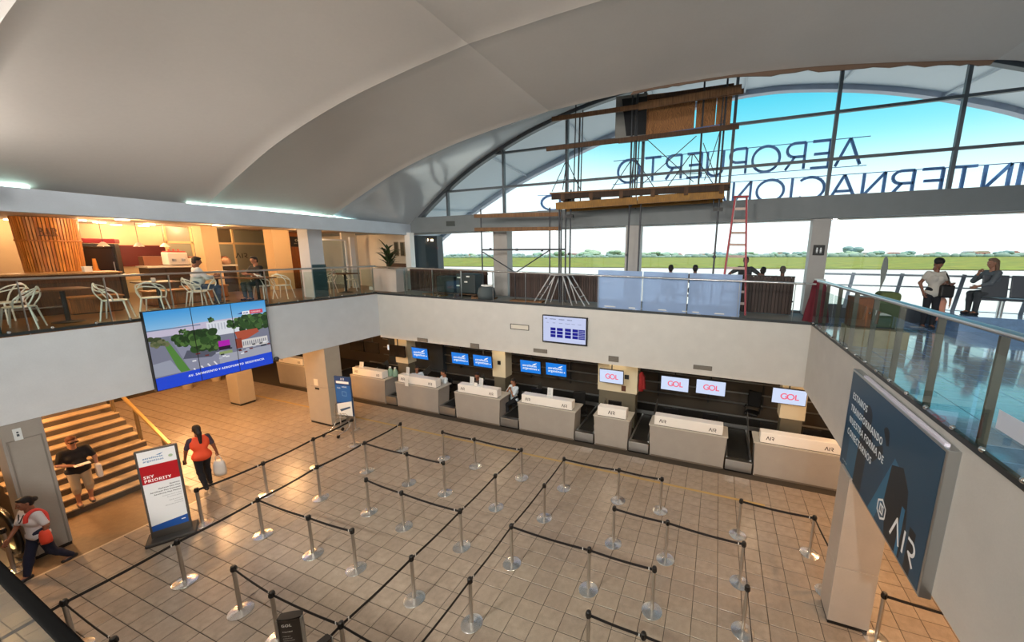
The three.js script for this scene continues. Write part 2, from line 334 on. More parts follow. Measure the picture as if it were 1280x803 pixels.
// landside glass wall behind the viewer, closing the hall
{
  const w = struct('window_3');
  for (let x = -12; x <= 12.1; x += 3) mesh('mullion', box(x - .05, x + .05, G, arch(x) - .02, 13.4, 13.55), mat.mullion, w);
  for (let x = -12; x < 12; x += 3) { const pts = []; for (let j = 0; j <= 4; j++) pts.push([x + 3 * j / 4, arch(x + 3 * j / 4)]); mesh('pane', new THREE.ShapeGeometry(new THREE.Shape([[x, G], [x + 3, G], ...pts.reverse()].map((p) => new THREE.Vector2(...p)))).translate(0, 0, 13.48), mat.glass, w); }
  struct('floor_near', uvm(box(-24, 13.4, G - .4, G - .001, 8, 13.6)), mat.wall);
  struct('wall_side_left', uvm(box(-13.4, -13.2, G, 8, 6, 13.6)), mat.wall);
  struct('wall_side_right', uvm(box(13.2, 13.4, G, 8, 6, 13.6)), mat.wall);
}
// ---------- room lamps, with added floodlights and uplighters ----------
{
  const c = scene.getObjectByName('ceiling');
  // floodlights added out of view on the vault to brighten the hall
  for (const [x, z, tx, tz, I] of [[-8, 3.5, -9, -6, 190], [-3.5, 4, -4, -8, 210], [1, 4, -1, -7, 190], [-6, -.8, -6, -6, 120], [2.5, 2.2, .5, -6, 130], [7, 3, 7, -6, 60]]) {
    const y = vaultY(x) - .75, h = mesh('added_floodlight', [rod([x, y + .8, z], [x, y + .12, z], .02), disc(.16, .16, x, y + .1, z)], mat.darkMetal, c);
    mesh('lamp', disc(.14, .02, x, y + .01, z), glow('#fff3df', 3), h);
    const s = new THREE.SpotLight(0xfff7ec, I * .92, 0, 1.05, .6, 2); s.position.set(x, y - .03, z); s.target.position.set(tx, 0, tz); s.castShadow = true; s.shadow.radius = 7; scene.add(s, s.target);
  }
  // uplighters added out of view to brighten the vault
  for (const [x, z, tx, tz, I] of [[-11.4, -1.3, -8, -5, 120], [11.8, 2, 5, -4, 50], [0, 1.2, -6, -4, 60]]) {
    const y = Math.abs(x) > 10 ? 7.6 : 7.2;
    const b = struct('added_uplight', [disc(.13, .2, x, y, z), rod([x, y - .1, z], [x, Math.abs(x) > 10 ? 7.38 : G, z], .03)], mat.darkMetal);
    mesh('lamp', disc(.11, .02, x, y + .11, z), glow('#fff6e8', 3), b);
    const s = new THREE.SpotLight(0xfff8f0, I * 1.4, 0, 1.45, 1, 2); s.position.set(x, y + .15, z); s.target.position.set(tx, 10.5, tz); s.castShadow = true; s.shadow.radius = 6; scene.add(s, s.target);
  }
  // round downlights in the soffits
  const down = (name, pts, y, hex, I) => {
    const g = struct(name);
    for (const [x, z, k = 1] of pts) {
      mesh('downlight', [disc(.11, .03, x, y - .01, z)], glow(hex, 5), g);
      const s = new THREE.PointLight(new THREE.Color(hex), I * k); s.position.set(x, y - .07, z); s.castShadow = true; s.shadow.radius = 4; scene.add(s);
    }
  };
  const WARM = '#ffc080';
  down('lights_ground_left', [[-14.6, -2.2], [-14.6, -6.3], [-15.2, -9.0], [-18, -7], [-21, -8.5], [-16.6, -3.6, .7]], 2.94, WARM, 21);
  down('lights_ground_right', [[4.2, -4.6], [4.2, -8.2], [4.4, -11.2, .6], [7, -6]], 2.81, '#ffc892', 14);
  down('lights_checkin', [[-12.4, -11.9, .25], [-8, -12.4, .5], [-3.2, -12.4, .5], [1.6, -12.2, .6]], 2.83, '#ffe3bd', 3);
}
// ---------- pillars of the hall ----------
function pillar(label, x0, x1, z0, z1, top, m, joints, group) {
  const cx = (x0 + x1) / 2, cz = (z0 + z1) / 2, t = thing('pillar', label, 'pillar', [cx, 0, cz], 0, group);
  const w = Math.abs(x1 - x0), d = Math.abs(z1 - z0); let y = .07;
  mesh('base', cbox(w - .03, .07, d - .03, 0, .035, 0), mat.black, t);
  for (const j of [...joints, top]) { mesh('cladding_panel', uvm(cbox(w, j - y - .006, d, 0, (y + j) / 2, 0, .008, 1)), m, t); y = j; }
  return t;
}
const laminate = M('#b3a999', .32, { map: T.plaster }), greyClad = M('#a19d97', .35, { map: T.plaster });
const pL = pillar('wide square pillar clad in beige panels, with the blue banner stand beside it', -13.78, -12.68, -9.55, -8.98, 2.94, laminate, [1.45]);
mesh('notice', cbox(.2, .24, .012, -.02, 1.62, .29), M('#dccdb6', .6), pL);
mesh('switch_plate', cbox(.19, .07, .02, 0, 1.38, .29, .006), mat.black, pL);
pillar('square beige pillar farther left, under the lower edge of the video wall', -18.4, -17.74, -9.5, -8.94, 2.94, laminate, [1.45]);
pillar('tall pillar with a grey and a pale side below the dark blue poster', 2.28, 2.9, -7.28, -6.78, 2.82, M('#b9b0a6', .28, { map: T.plaster }), [1.16]);
const pE = pillar('flat grey pillar with a framed panel left of the stairs, carrying a small white sign', -13.1, -12.66, -3.08, -2.58, 2.92, greyClad, []);
mesh('panel_frame', [cbox(.01, 2.5, .02, .222, 1.32, .2), cbox(.01, 2.5, .02, .222, 1.32, -.2), cbox(.01, .02, .42, .222, 2.57, 0)], M('#7f7b76', .5), pE);
mesh('sign', cbox(.012, .24, .1, .224, 2.68, .06, .004), M('#e8ecee', .4, { map: canvasTex(64, 128, (c, w, h) => { c.fillStyle = '#e8ecee'; c.fillRect(0, 0, w, h); c.fillStyle = '#42505c'; c.fillRect(22, 60, 20, 26); c.beginPath(); c.arc(32, 42, 10, 0, 7); c.fill(); }) }), pE);

// ---------- queue barrier posts ----------
const P = {
  A1: [-10.84, -4.40], A2: [-10.66, -5.65], A3: [-10.73, -7.0], A4: [-10.82, -8.32],
  B0: [-9.19, -2.01], B1: [-9.2, -3.34], B2: [-9.18, -4.67], B3: [-9.23, -6.03], B4: [-9.18, -7.37], B5: [-9.17, -8.68],
  C1: [-7.59, -4.67], C2: [-6.42, -4.71], D1: [-7.61, -7.34], D2: [-6.39, -7.34], E1: [-7.57, -8.72], E2: [-6.4, -8.7], E3: [-4.83, -8.68],
  F1: [-4.82, -7.33], F2: [-4.81, -5.95], F3: [-4.83, -4.59], F4: [-4.87, -3.25], F5: [-4.87, -1.9],
  G1: [-7.62, -6.07], G2: [-6.44, -5.98], H1: [-7.52, -3.33], H2: [-6.37, -3.23], H3: [-3.7, -3.2],
  I0: [-3.53, -8.67], I1: [-3.52, -7.41], I2: [-3.56, -5.94], I3: [-3.56, -4.57], I4: [-3.58, -3.2],
  J1: [-2.01, -8.7], J2: [-.92, -8.7], K1: [-1.88, -5.92], K2: [-.66, -5.91], L1: [-1.74, -7.22], L2: [-.59, -7.19], L3: [.87, -7.12], L4: [.87, -6.08], L5: [.88, -4.75],
  M1: [.89, -8.5], M2: [2.34, -8.47], M3: [2.43, -7.49], N1: [-1.48, -4.7], N2: [-.62, -4.67], N3: [.6, -4.65], O1: [3.0, -6.74], O2: [4.5, -6.7],
  Q1: [-7.63, -1.97], R1: [-9.13, -.75], S1: [-12.65, -2.33],
};
const LINKS = [['A1', 'A2'], ['A2', 'A3'], ['A3', 'A4'], ['B0', 'B1'], ['B1', 'B2'], ['B2', 'B3'], ['B3', 'B4'], ['B4', 'B5'], ['B2', 'C1'], ['C1', 'C2'], ['B4', 'D1'], ['D1', 'D2'], ['E1', 'E2'], ['E2', 'E3'], ['E3', 'F1'], ['F1', 'F2'], ['F2', 'F3'], ['F3', 'F4'], ['F4', 'F5'], ['G1', 'G2'], ['G2', 'F2'], ['H1', 'H2'], ['H2', 'F4'], ['F4', 'H3'], ['I0', 'I1'], ['I1', 'I2'], ['I2', 'I3'], ['I3', 'I4'], ['I0', 'J1'], ['J1', 'J2'], ['I2', 'K1'], ['K1', 'K2'], ['L1', 'L2'], ['L2', 'L3'], ['L3', 'L4'], ['L4', 'L5'], ['M1', 'M2'], ['M2', 'M3'], ['N1', 'N2'], ['N2', 'N3'], ['O1', 'O2'], ['B0', 'Q1'], ['B0', 'R1']];
const SAY = {
  A1: 'nearest post of the outermost left belt line, right of the red totem', A2: 'second post of the outermost left belt line, behind the post nearest the totem', A3: 'third post of the outermost left belt line, in front of the wide beige pillar', A4: 'last post of the outermost left belt line, beside the luggage trolley',
  B0: 'post ending the long left belt line, half behind the black handrail', B1: 'post right in front of the white and red totem', B2: 'post on the long left belt line where the front short belt branches off', B3: 'post on the long left belt line between its two branching corners', B4: 'post on the long left belt line where the rear short belt branches off', B5: 'far end post of the long left belt line, nearest the desks',
  C1: 'middle post of the short belt branching off the long left line in front', C2: 'free end post of the short belt branching off the long left line in front', D1: 'middle post of the short rear belt branching off the long left line', D2: 'free end post of the short rear belt branching off the long left line',
  E1: 'left end post of the rear belt in the middle, nearest the desks', E2: 'middle post of the rear belt in front of the central desks', E3: 'corner post of the rear belt in the middle, where the line turns forward', F1: 'second post down the central belt line from its rear corner', F2: 'post on the central belt line where a short belt joins from the left', F3: 'post on the central belt line standing alone in the near middle', F4: 'black-topped post at the near centre where four belts meet', F5: 'post at the lower edge below the junction of four belts',
  G1: 'free left post of the short belt joining the central line', G2: 'middle post of the short belt joining the central line', H1: 'free left post of the nearest short belt, above the small dark sign', H2: 'post directly beside the small dark curved sign', H3: 'post at the lower edge right of the junction of four belts',
  I0: 'rear corner post of the right-hand queue, nearest the desks', I1: 'second post of the left side of the right-hand queue', I2: 'post on the left side of the right-hand queue where a belt branches right', I3: 'lone near post on the left side of the right-hand queue', I4: 'post at the lower edge on the left side of the right-hand queue',
  J1: 'middle post of the rear belt of the right-hand queue', J2: 'free right post of the rear belt of the right-hand queue', K1: 'middle post of the branch belt in the front of the right-hand queue', K2: 'free right post of the branch belt in the front of the right-hand queue', L1: 'free left post of the long belt across the right-hand queue', L2: 'second post of the long belt across the right-hand queue', L3: 'corner post at the right end of the long belt across the right-hand queue', L4: 'post just in front of the right corner of the long cross belt', L5: 'post at the lower edge in front of the right corner posts',
  M1: 'free rear post at the far right, in front of the last desk', M2: 'rear right post with a belt falling away behind the right pillar', M3: 'post hidden behind the right pillar but for its round foot', N1: 'black-topped post at the bottom centre with a belt running right', N2: 'second black-topped post at the bottom centre', N3: 'post below the lower edge at the right end of the bottom belt', O1: 'post right of the pale right pillar with a belt running behind the wall', O2: 'post hidden behind the right parapet wall',
  Q1: 'post at the lower left edge on the belt leading right', R1: 'post seen through the glass below the black handrail', S1: 'pale post beside the escalator newel at the left edge',
};
{
  const steelPost = M('#b9b3ab', .3, { metalness: .95 }), foot = M('#e2e2e1', .26, { metalness: .95 });
  const gBase = lathe([[0, .001], [.185, .001], [.19, .008], [.185, .016], [.12, .026], [.05, .034], [.036, .05], [0, .05]], 32), gPole = lathe([[0, .03], [.031, .03], [.031, .86], [0, .86]], 16);
  const gHead = lathe([[0, .83], [.037, .83], [.04, .84], [.04, .915], [.036, .93], [.02, .935], [0, .935]], 18), gSlot = merge([0, 1, 2, 3].map((k) => cbox(.028, .06, .09, 0, .873, 0).rotateY(k * Math.PI / 4 * 2)));
  const proto = new THREE.Group();
  mesh('base', gBase, foot, proto); mesh('pole', gPole, steelPost, proto); mesh('head', [gHead, gSlot], M('#1b1a19', .4), proto);
  const belt = M('#141214', .7), clip = M('#d7d6d2', .4);
  for (const [k, [x, z]] of Object.entries(P)) {
    const t = proto.clone(); t.name = numbered('barrier_post'); t.position.set(x, 0, z); t.rotation.y = rr(-.05, .05); scene.add(t);
    t.userData = { label: SAY[k].replace('post', 'barrier post'), category: 'barrier post', group: 'queue barrier posts' };
    const near = k === 'R1' || k === 'N3' || k === 'O2';
    for (const [a, b] of LINKS) if (a === k) {
      const [x2, z2] = P[b], y = .872, len = Math.hypot(x2 - x, z2 - z), ca = Math.cos(-t.rotation.y), sa = Math.sin(-t.rotation.y);
      const L = (wx, wz, wy) => { const dx = wx - x, dz = wz - z; return [dx * ca + dz * sa, wy, -dx * sa + dz * ca]; };
      const at = (f) => [x + (x2 - x) * f, z + (z2 - z) * f], n = 6, gs = [];
      for (let i = 0; i < n; i++) { const f0 = .03 + .94 * i / n, f1 = .03 + .94 * (i + 1) / n, s = (f) => y - .035 * len / 1.3 * Math.sin(Math.PI * f) * .6; gs.push(bar(L(...at(f0), s(f0)), L(...at(f1), s(f1)), .006, .05)); }
      const o = mesh('belt', gs, belt, t);
      const f = .9 + .03 * rnd(); mesh('clip', bar(L(...at(f), y - .006), L(...at(f + .02 / len), y - .006), .012, .052), clip, o);
    }
  }
}
// ---------- lettering for the desks, posters and screens ----------
function airLogo(c, x, y, h, color, lw) {                   // three strokes: open A, slanted I, open R
  c.strokeStyle = color; c.lineWidth = lw ?? h * .17; c.lineCap = 'butt'; c.lineJoin = 'round';
  c.beginPath(); c.moveTo(x, y + h); c.lineTo(x + h * .42, y); c.lineTo(x + h * .84, y + h); c.stroke();
  c.beginPath(); c.moveTo(x + h * 1.16, y); c.lineTo(x + h * 1.16, y + h); c.stroke();
  c.beginPath(); c.moveTo(x + h * 1.45, y + h * .06); c.lineTo(x + h * 1.75, y + h * .06); c.arc(x + h * 1.75, y + h * .32, h * .27, -Math.PI / 2, Math.PI / 2); c.lineTo(x + h * 1.62, y + h * .6); c.lineTo(x + h * 2.05, y + h); c.stroke();
}
const deskFace = (n) => canvasTex(n === 1 ? 256 : 512, 64, (c, w, h) => { c.fillStyle = '#efece6'; c.fillRect(0, 0, w, h); if (n === 1) airLogo(c, 96, 18, 28, '#3a3533', 5.5); else { airLogo(c, 36, 20, 25, '#3f3a37', 5); airLogo(c, 416, 26, 25, '#3f3a37', 5); } });
const TD1 = deskFace(1), TD2 = deskFace(2);
// ---------- check-in desks ----------
const deskGrey = M('#aaa49c', .4, { map: T.plaster }), deskTop = M('#bdb8ad', .3), deskDark = M('#2b2927', .5), boxWhite = M('#efece6', .35);
function desk(x0, x1, label, single) {
  const cx = (x0 + x1) / 2, w = x1 - x0, t = thing('checkin_desk', label, 'check-in desk', [cx, 0, -11.22], 0, 'check-in desks along the back wall');
  const fr = extr([[-w / 2, .07], [w / 2, .07], [w / 2 + .05, 1.02], [-w / 2 - .05, 1.02]], .04).translate(0, 0, -.06);
  mesh('front_panel', fr, deskGrey, t);
  mesh('kick_plate', cbox(w - .04, .07, .05, 0, .035, -.07), M('#6e6458', .5), t);
  for (const s of [-1, 1]) mesh('side_panel', extr([[-.04, .02], [-.62, .02], [-.72, 1.02], [-.04, 1.02]], .03).rotateY(-Math.PI / 2).translate(s * (w / 2 + .01) + (s > 0 ? 0 : .03), 0, 0).applyMatrix4(new THREE.Matrix4()), deskGrey, t);
  mesh('worktop', cbox(w + .16, .04, .74, 0, 1.04, -.4, .006), deskTop, t);
  mesh('modesty_shelf', cbox(w - .1, .03, .5, 0, .62, -.4), deskDark, t);
  const bw = w - (single ? .12 : .16), b = mesh('upstand', cbox(bw, .31, .3, 0, 1.225, -.2, .02, 2), boxWhite, t);
  const face = new THREE.PlaneGeometry(bw - .04, .26).translate(0, 1.225, -.0485);
  mesh('lettering', face, M('#ffffff', .35, { map: single ? TD1 : TD2 }), b);
  mesh('shadow_gap', cbox(bw - .02, .025, .24, 0, 1.062, -.18), mat.black, t);
  return t;
}
desk(-19.05, -17.3, 'narrow-looking check-in desk at the far left, seen between the two beige pillars');
desk(-14.41, -12.6, 'check-in desk right beside the blue banner stand, lit orange, with green bottles behind');
desk(-11.93, -9.9, 'check-in desk with a paper hanging over its front and two seated clerks behind');
desk(-9.04, -7.16, 'check-in desk with two white card holders and a small white sign on top');
desk(-6.32, -4.24, 'middle check-in desk with an empty black office chair at its right end');
desk(-3.47, -2.38, 'narrow check-in desk with a single logo, below the first white and pink screen', true);
desk(-1.62, .57, 'check-in desk below the pair of white and pink screens');
desk(1.42, 3.59, 'last check-in desk at the far right, peach-lit, partly behind the blue poster');
// baggage intakes between the desks
const gaps = [[-17.25, -14.46], [-12.54, -11.99], [-9.84, -9.1], [-7.1, -6.38], [-4.18, -3.53], [-2.32, -1.68], [.63, 1.36], [3.65, 4.6]];
const gapSay = ['behind the wide beige pillar', 'left of the desk with the hanging paper', 'right of the desk with the hanging paper', 'left of the middle desk', 'between the middle desk and the narrow desk', 'just right of the narrow desk', 'left of the last desk', 'right of the last desk, behind the pillar'];
gaps.forEach(([a, b], i) => {
  const w = b - a, t = thing('baggage_intake', 'steel-fronted black baggage belt ' + gapSay[i], 'baggage belt', [(a + b) / 2, 0, -11.22], 0, 'baggage intakes between the desks');
  mesh('front_plate', uvm(cbox(w, .3, .05, 0, .2, -.04, .008)), mat.steelDull, t);
  mesh('kick_plate', cbox(w, .05, .04, 0, .025, -.05), mat.black, t);
  mesh('top_plate', cbox(w, .02, .16, 0, .36, -.1), mat.steel, t);
  mesh('belt', cbox(w - .12, .05, 2.1, 0, .33, -1.22), M('#1d1e1c', .6), t);
  for (const s of [-1, 1]) mesh('side_rail', cbox(.05, .07, 2.1, s * (w / 2 - .03), .35, -1.22), mat.steelDull, t);
  mesh('guide_plate', bar([w / 2 - .06, .42, -.3], [w / 2 - .06, 1.0, -2.1], .012, .3), mat.steelDull, t);
});
{
  const t = thing('collector_belt', 'long black baggage conveyor with steel rails running behind all the desks', 'conveyor', [-5, 0, -14.0]);
  mesh('belt', cbox(24, .06, .75, 0, .42, 0), M('#191a19', .6), t);
  for (const z of [-.42, .42]) mesh('side_rail', uvm(cbox(24, .14, .04, 0, .42, z)), mat.steelDull, t);
  for (let x = -11.5; x < 12; x += 2.3) mesh('leg', cbox(.06, .36, .7, x, .18, 0), mat.darkMetal, t);
  const u = thing('rear_bumper_rail', 'pair of horizontal steel bumper rails along the dark rear wall behind the desks', 'rail', [-5, 0, -15.4]);
  for (const y of [.62, 1.05, 1.5]) mesh('rail', cbox(24, .05, .05, 0, y, .05), mat.steelDull, u);
  for (let x = -11; x < 12; x += 2) mesh('bracket', cbox(.05, 1.1, .06, x, 1.0, 0), mat.darkMetal, u);
}
const deskItem = (name, label, cat, gs, m, group) => tag(mesh(name, gs, m), label, cat, group);
// columns behind the desks: cream above, grey below
[[-8.47, -7.86, 'with a small dark box beside the third blue screen'], [-3.92, -2.44, 'with two dark plates, behind the first white and pink screen'], [-13.6, -12.9, 'left of the first blue screen'], [2.2, 2.92, 'below the last white and pink screen']].forEach(([a, b, s], i) => {
  const t = thing('rear_column', 'cream and grey column ' + s, 'column', [(a + b) / 2, 0, -13.15], 0, 'columns behind the check-in desks'), w = b - a, lo = i === 1 ? 1.33 : 1.24;
  mesh('upper_cladding', uvm(cbox(w, 2.84 - lo, .5, 0, (2.84 + lo) / 2, 0)), M('#d8cfb4', .5), t);
  mesh('lower_cladding', uvm(cbox(w - .1, lo, .42, 0, lo / 2, 0)), M('#6c6656', .45), t);
  if (i === 0) mesh('switch_plate', cbox(.14, .16, .03, .02, 1.86, .26), mat.black, t);
  if (i === 1) { mesh('switch_plate', cbox(.16, .16, .03, .35, 1.95, .26), mat.darkMetal, t); mesh('switch_plate', cbox(.16, .2, .03, .25, 1.5, .26), M('#5b3a2c', .5), t); }
});
// hanging screens
const scrTex = (draw) => canvasTex(256, 144, draw);
const blueT = scrTex((c, w, h) => { c.fillStyle = '#0f7fe6'; c.fillRect(0, 0, w, h); c.fillStyle = '#fff'; c.font = 'bold 36px sans-serif'; c.fillText('aerolíneas', 26, 72); c.fillText('argentinas', 26, 106); c.beginPath(); c.moveTo(150, 44); c.quadraticCurveTo(190, 22, 214, 20); c.quadraticCurveTo(200, 36, 180, 46); c.fill(); c.fillRect(226, 92, 14, 12); });
const golT = scrTex((c, w, h) => { c.fillStyle = '#cfdcf8'; c.fillRect(0, 0, w, h); c.strokeStyle = '#f2637f'; c.lineWidth = 10; c.beginPath(); c.arc(92, 72, 25, -.7, 5.4); c.stroke(); c.beginPath(); c.moveTo(116, 76); c.lineTo(96, 76); c.stroke(); c.beginPath(); c.arc(140, 72, 25, 0, 7); c.stroke(); c.beginPath(); c.moveTo(178, 46); c.lineTo(178, 94); c.lineTo(204, 94); c.stroke(); });
const screenMat = (t, k, ro = .25) => new THREE.MeshStandardMaterial({ color: '#050505', roughness: ro, emissive: '#ffffff', emissiveMap: t, emissiveIntensity: k });
const blueM = screenMat(blueT, .95), golM = screenMat(golT, 1.0);
[[-12.17, -11.31, 1.98, blueM, 'leftmost blue airline screen, alone beside the cream column'], [-10.1, -9.26, 1.99, blueM, 'left blue airline screen of the pair above the seated clerks'], [-9.05, -8.17, 2.0, blueM, 'blue airline screen touching the cream column with the dark box'], [-6.91, -6.03, 2.03, blueM, 'left blue airline screen above the middle desk'], [-5.83, -4.98, 2.05, blueM, 'rightmost blue airline screen, above the middle desk'],
 [-3.72, -2.84, 2.06, golM, 'white screen with pink lettering above the narrow desk'], [-1.55, -.63, 2.09, golM, 'left white screen with pink lettering of the pair'], [-.41, .51, 2.12, golM, 'right white screen with pink lettering of the pair'], [1.84, 2.79, 2.15, golM, 'rightmost white screen with pink lettering, next to the right wall']].forEach(([a, b, y, m, s]) => {
  const t = thing('hanging_screen', s, 'screen', [(a + b) / 2, y, -12.44], 0, 'screens hanging behind the check-in desks'), w = b - a;
  mesh('casing', cbox(w, .52, .06, 0, 0, 0, .008), mat.black, t); mesh('display', new THREE.PlaneGeometry(w - .03, .48).translate(0, 0, .0315), m, t);
  mesh('ceiling_mount', [rod([0, .2, -.06], [0, 2.845 - y, -.06], .02), cbox(.2, .2, .05, 0, 0, -.05)], mat.darkMetal, t);
  t.rotation.x = .08;
});
{ const t = thing('hanging_screen', 'very small pale lit display under the back wall left of the blue screens', 'screen', [-13.4, 2.06, -12.45]); mesh('casing', cbox(.3, .24, .05, 0, 0, 0, .006), mat.whitePaint, t); mesh('display', new THREE.PlaneGeometry(.26, .2).translate(0, 0, .0265), screenMat(scrTex((c, w, h) => { c.fillStyle = '#dfe9f2'; c.fillRect(0, 0, w, h); c.fillStyle = '#9fb6c8'; c.fillRect(90, 60, 80, 30); }), .9), t); mesh('ceiling_mount', rod([0, .1, 0], [0, .895, 0], .015), mat.darkMetal, t); }
for (const [x, s] of [[-14.3, 'right'], [-15.2, 'left']]) { const t = thing('hanging_screen', s + ' of two switched-off black screens above the left desks', 'screen', [x, 2.0, -12.3], 0); mesh('casing', cbox(.8, .5, .06, 0, 0, 0, .008), mat.blackShiny, t); mesh('ceiling_mount', rod([0, .2, -.04], [0, .955, -.04], .02), mat.darkMetal, t); }
{ const t = thing('hanging_screen', 'black switched-off screen hanging left of the first blue screen', 'screen', [-12.98, 1.95, -12.42], 0); mesh('casing', cbox(.86, .52, .06, 0, 0, 0, .008), mat.blackShiny, t); mesh('ceiling_mount', rod([0, .2, -.04], [0, 1.005, -.04], .02), mat.darkMetal, t); }
// things on and behind the desks
const card = (x, y, z, s, w = .17, h = .3) => { const t = thing('card_holder', s, 'card holder', [x, y, z], rr(-.15, .15)); mesh('card', cbox(w, h, .012, 0, h / 2, 0).rotateX(-.12), M('#e6e8e8', .4, { map: canvasTex(64, 96, (c, W, H) => { c.fillStyle = '#eceeee'; c.fillRect(0, 0, W, H); c.fillStyle = '#9aa4ad'; for (let i = 0; i < 6; i++) c.fillRect(10, 16 + i * 11, 30 + (i * 17) % 16, 3); }) }), t); mesh('foot', cbox(w, .012, .1, 0, .006, .02), M('#dfe5e6', .2), t); };
card(-11.48, 1.38, -11.42, 'white card holder on the desk with the hanging paper');
card(-8.42, 1.38, -11.42, 'left white card holder on the desk with two holders'); card(-8.02, 1.38, -11.42, 'right white card holder on the desk with two holders');
card(-5.2, 1.38, -11.42, 'white card holder on the middle desk', .2, .32);
card(-14.0, 1.38, -11.45, 'peach-lit card holder on the desk beside the blue banner', .2, .22);
tag(mesh('desk_sign', cbox(.12, .12, .02, -8.2, 1.44, -11.36).rotateX(0), mat.white), 'small blank white sign standing between two card holders', 'sign');
tag(mesh('hanging_paper', [cbox(.17, .3, .006, -11.36, 1.13, -11.205)], M('#e9e7e0', .7)), 'white sheet of paper hanging over the front of a desk', 'paper');
for (const [x, s] of [[-12.75, 'left'], [-12.48, 'right']]) { const t = thing('water_jug', s + ' of two green and white plastic containers behind the peach-lit desk', 'container', [x, 1.06, -11.75]); mesh('body', lathe([[0, 0], [.1, 0], [.11, .05], [.1, .24], [.05, .33], [.04, .36], [0, .36]], 16), M('#8fb09a', .25), t); mesh('cap', disc(.045, .05, 0, .38, 0), mat.white, t); }
function pcMonitor(x, z, s, turn = Math.PI) { const t = thing('computer_monitor', s, 'monitor', [x, 1.06, z], turn); mesh('screen', cbox(.46, .28, .03, 0, .26, 0, .006), mat.blackShiny, t); mesh('stand', [cbox(.05, .16, .03, 0, .09, -.03), cbox(.2, .015, .15, 0, .008, -.02)], mat.black, t); }
pcMonitor(-2.95, -11.75, 'black computer monitor standing behind the narrow desk'); pcMonitor(-1.1, -11.8, 'left black monitor lying low behind the desk under the pair of white screens'); pcMonitor(.1, -11.8, 'right black monitor behind the desk under the pair of white screens'); pcMonitor(1.75, -11.8, 'black monitor at the left end of the last desk'); pcMonitor(-13.3, -11.85, 'dark monitor behind the peach-lit left desk'); pcMonitor(-5.9, -11.8, 'dark monitor at the left of the middle desk'); pcMonitor(2.9, -11.8, 'black monitor at the right end of the last desk');
function officeChair(x, z, turn, s) {
  const t = thing('office_chair', s, 'office chair', [x, 0, z], turn);
  mesh('backrest', cbox(.46, .62, .08, 0, .98, -.24, .035, 3), mat.black, t); mesh('seat', cbox(.48, .09, .46, 0, .5, 0, .04, 3), mat.black, t);
  mesh('column', rod([0, .1, 0], [0, .46, 0], .03), mat.darkMetal, t);
  for (let k = 0; k < 5; k++) { const a = k * 1.2566; const l = mesh('leg', bar([0, .1, 0], [Math.sin(a) * .3, .06, Math.cos(a) * .3], .04, .03), mat.black, t); mesh('castor', new THREE.SphereGeometry(.03, 8, 6).translate(Math.sin(a) * .3, .03, Math.cos(a) * .3), mat.black, l); }
  for (const s2 of [-1, 1]) mesh('armrest', [cbox(.05, .03, .28, s2 * .26, .72, -.02), cbox(.03, .22, .03, s2 * .26, .6, -.02)], mat.black, t);
}
officeChair(-4.4, -12.35, .5, 'empty black office chair at the right end of the middle desk'); officeChair(1.6, -14.85, -.3, 'black office chair at the dark rear wall left of the last desk');
{ const t = thing('red_jacket', 'red garment hanging on the side of the cream column right of the first white screen', 'jacket', [-2.31, 1.55, -12.98]); mesh('body', lathe([[0, -.1], [.1, -.08], [.12, .1], [.1, .32], [.11, .5], [.06, .62], [0, .63]], 12).scale(.9, 1, .7), M('#8e1a1c', .8), t); mesh('sleeve', rod([.08, .5, .02], [.12, .02, .05], .05, .06), M('#7d1618', .8), t); mesh('hook', [rod([0, .6, 0], [-.16, .66, 0], .012)], mat.darkMetal, t); }
// wall fittings on the back fascia
[[-10.77, -10.28, 2.93, .14, 'first from the left'], [-8.34, -7.97, 2.93, .19, 'second from the left, square'], [-5.77, -5.26, 3.03, .13, 'third from the left, below the flight display'], [-3.1, -2.77, 3.04, .18, 'fourth from the left, square'], [-.49, .04, 3.08, .13, 'fifth and rightmost']].forEach(([a, b, y, h, s]) => {
  const t = thing('wall_vent', 'grey ventilation grille low on the back parapet, ' + s, 'vent', [(a + b) / 2, y, ZB], 0, 'vents on the back parapet'), w = b - a;
  mesh('frame', cbox(w, h, .03, 0, 0, .015, .005), M('#6c675f', .5), t); for (let k = 0; k < 4; k++) mesh('slat', cbox(w - .04, .012, .02, 0, -h / 2 + h * (k + 1) / 5, .03), M('#837d74', .4), t);
});
{ const t = thing('empty_sign_frame', 'thin black rectangular outline left of the flight display', 'frame', [-6.3, 3.79, ZB]); mesh('frame', [cbox(.71, .018, .02, 0, .085, .01), cbox(.71, .018, .02, 0, -.085, .01), cbox(.018, .18, .02, -.35, 0, .01), cbox(.018, .18, .02, .35, 0, .01)], mat.black, t); mesh('plate', cbox(.68, .15, .008, 0, 0, .004), M('#cfc9bc', .6), t); }
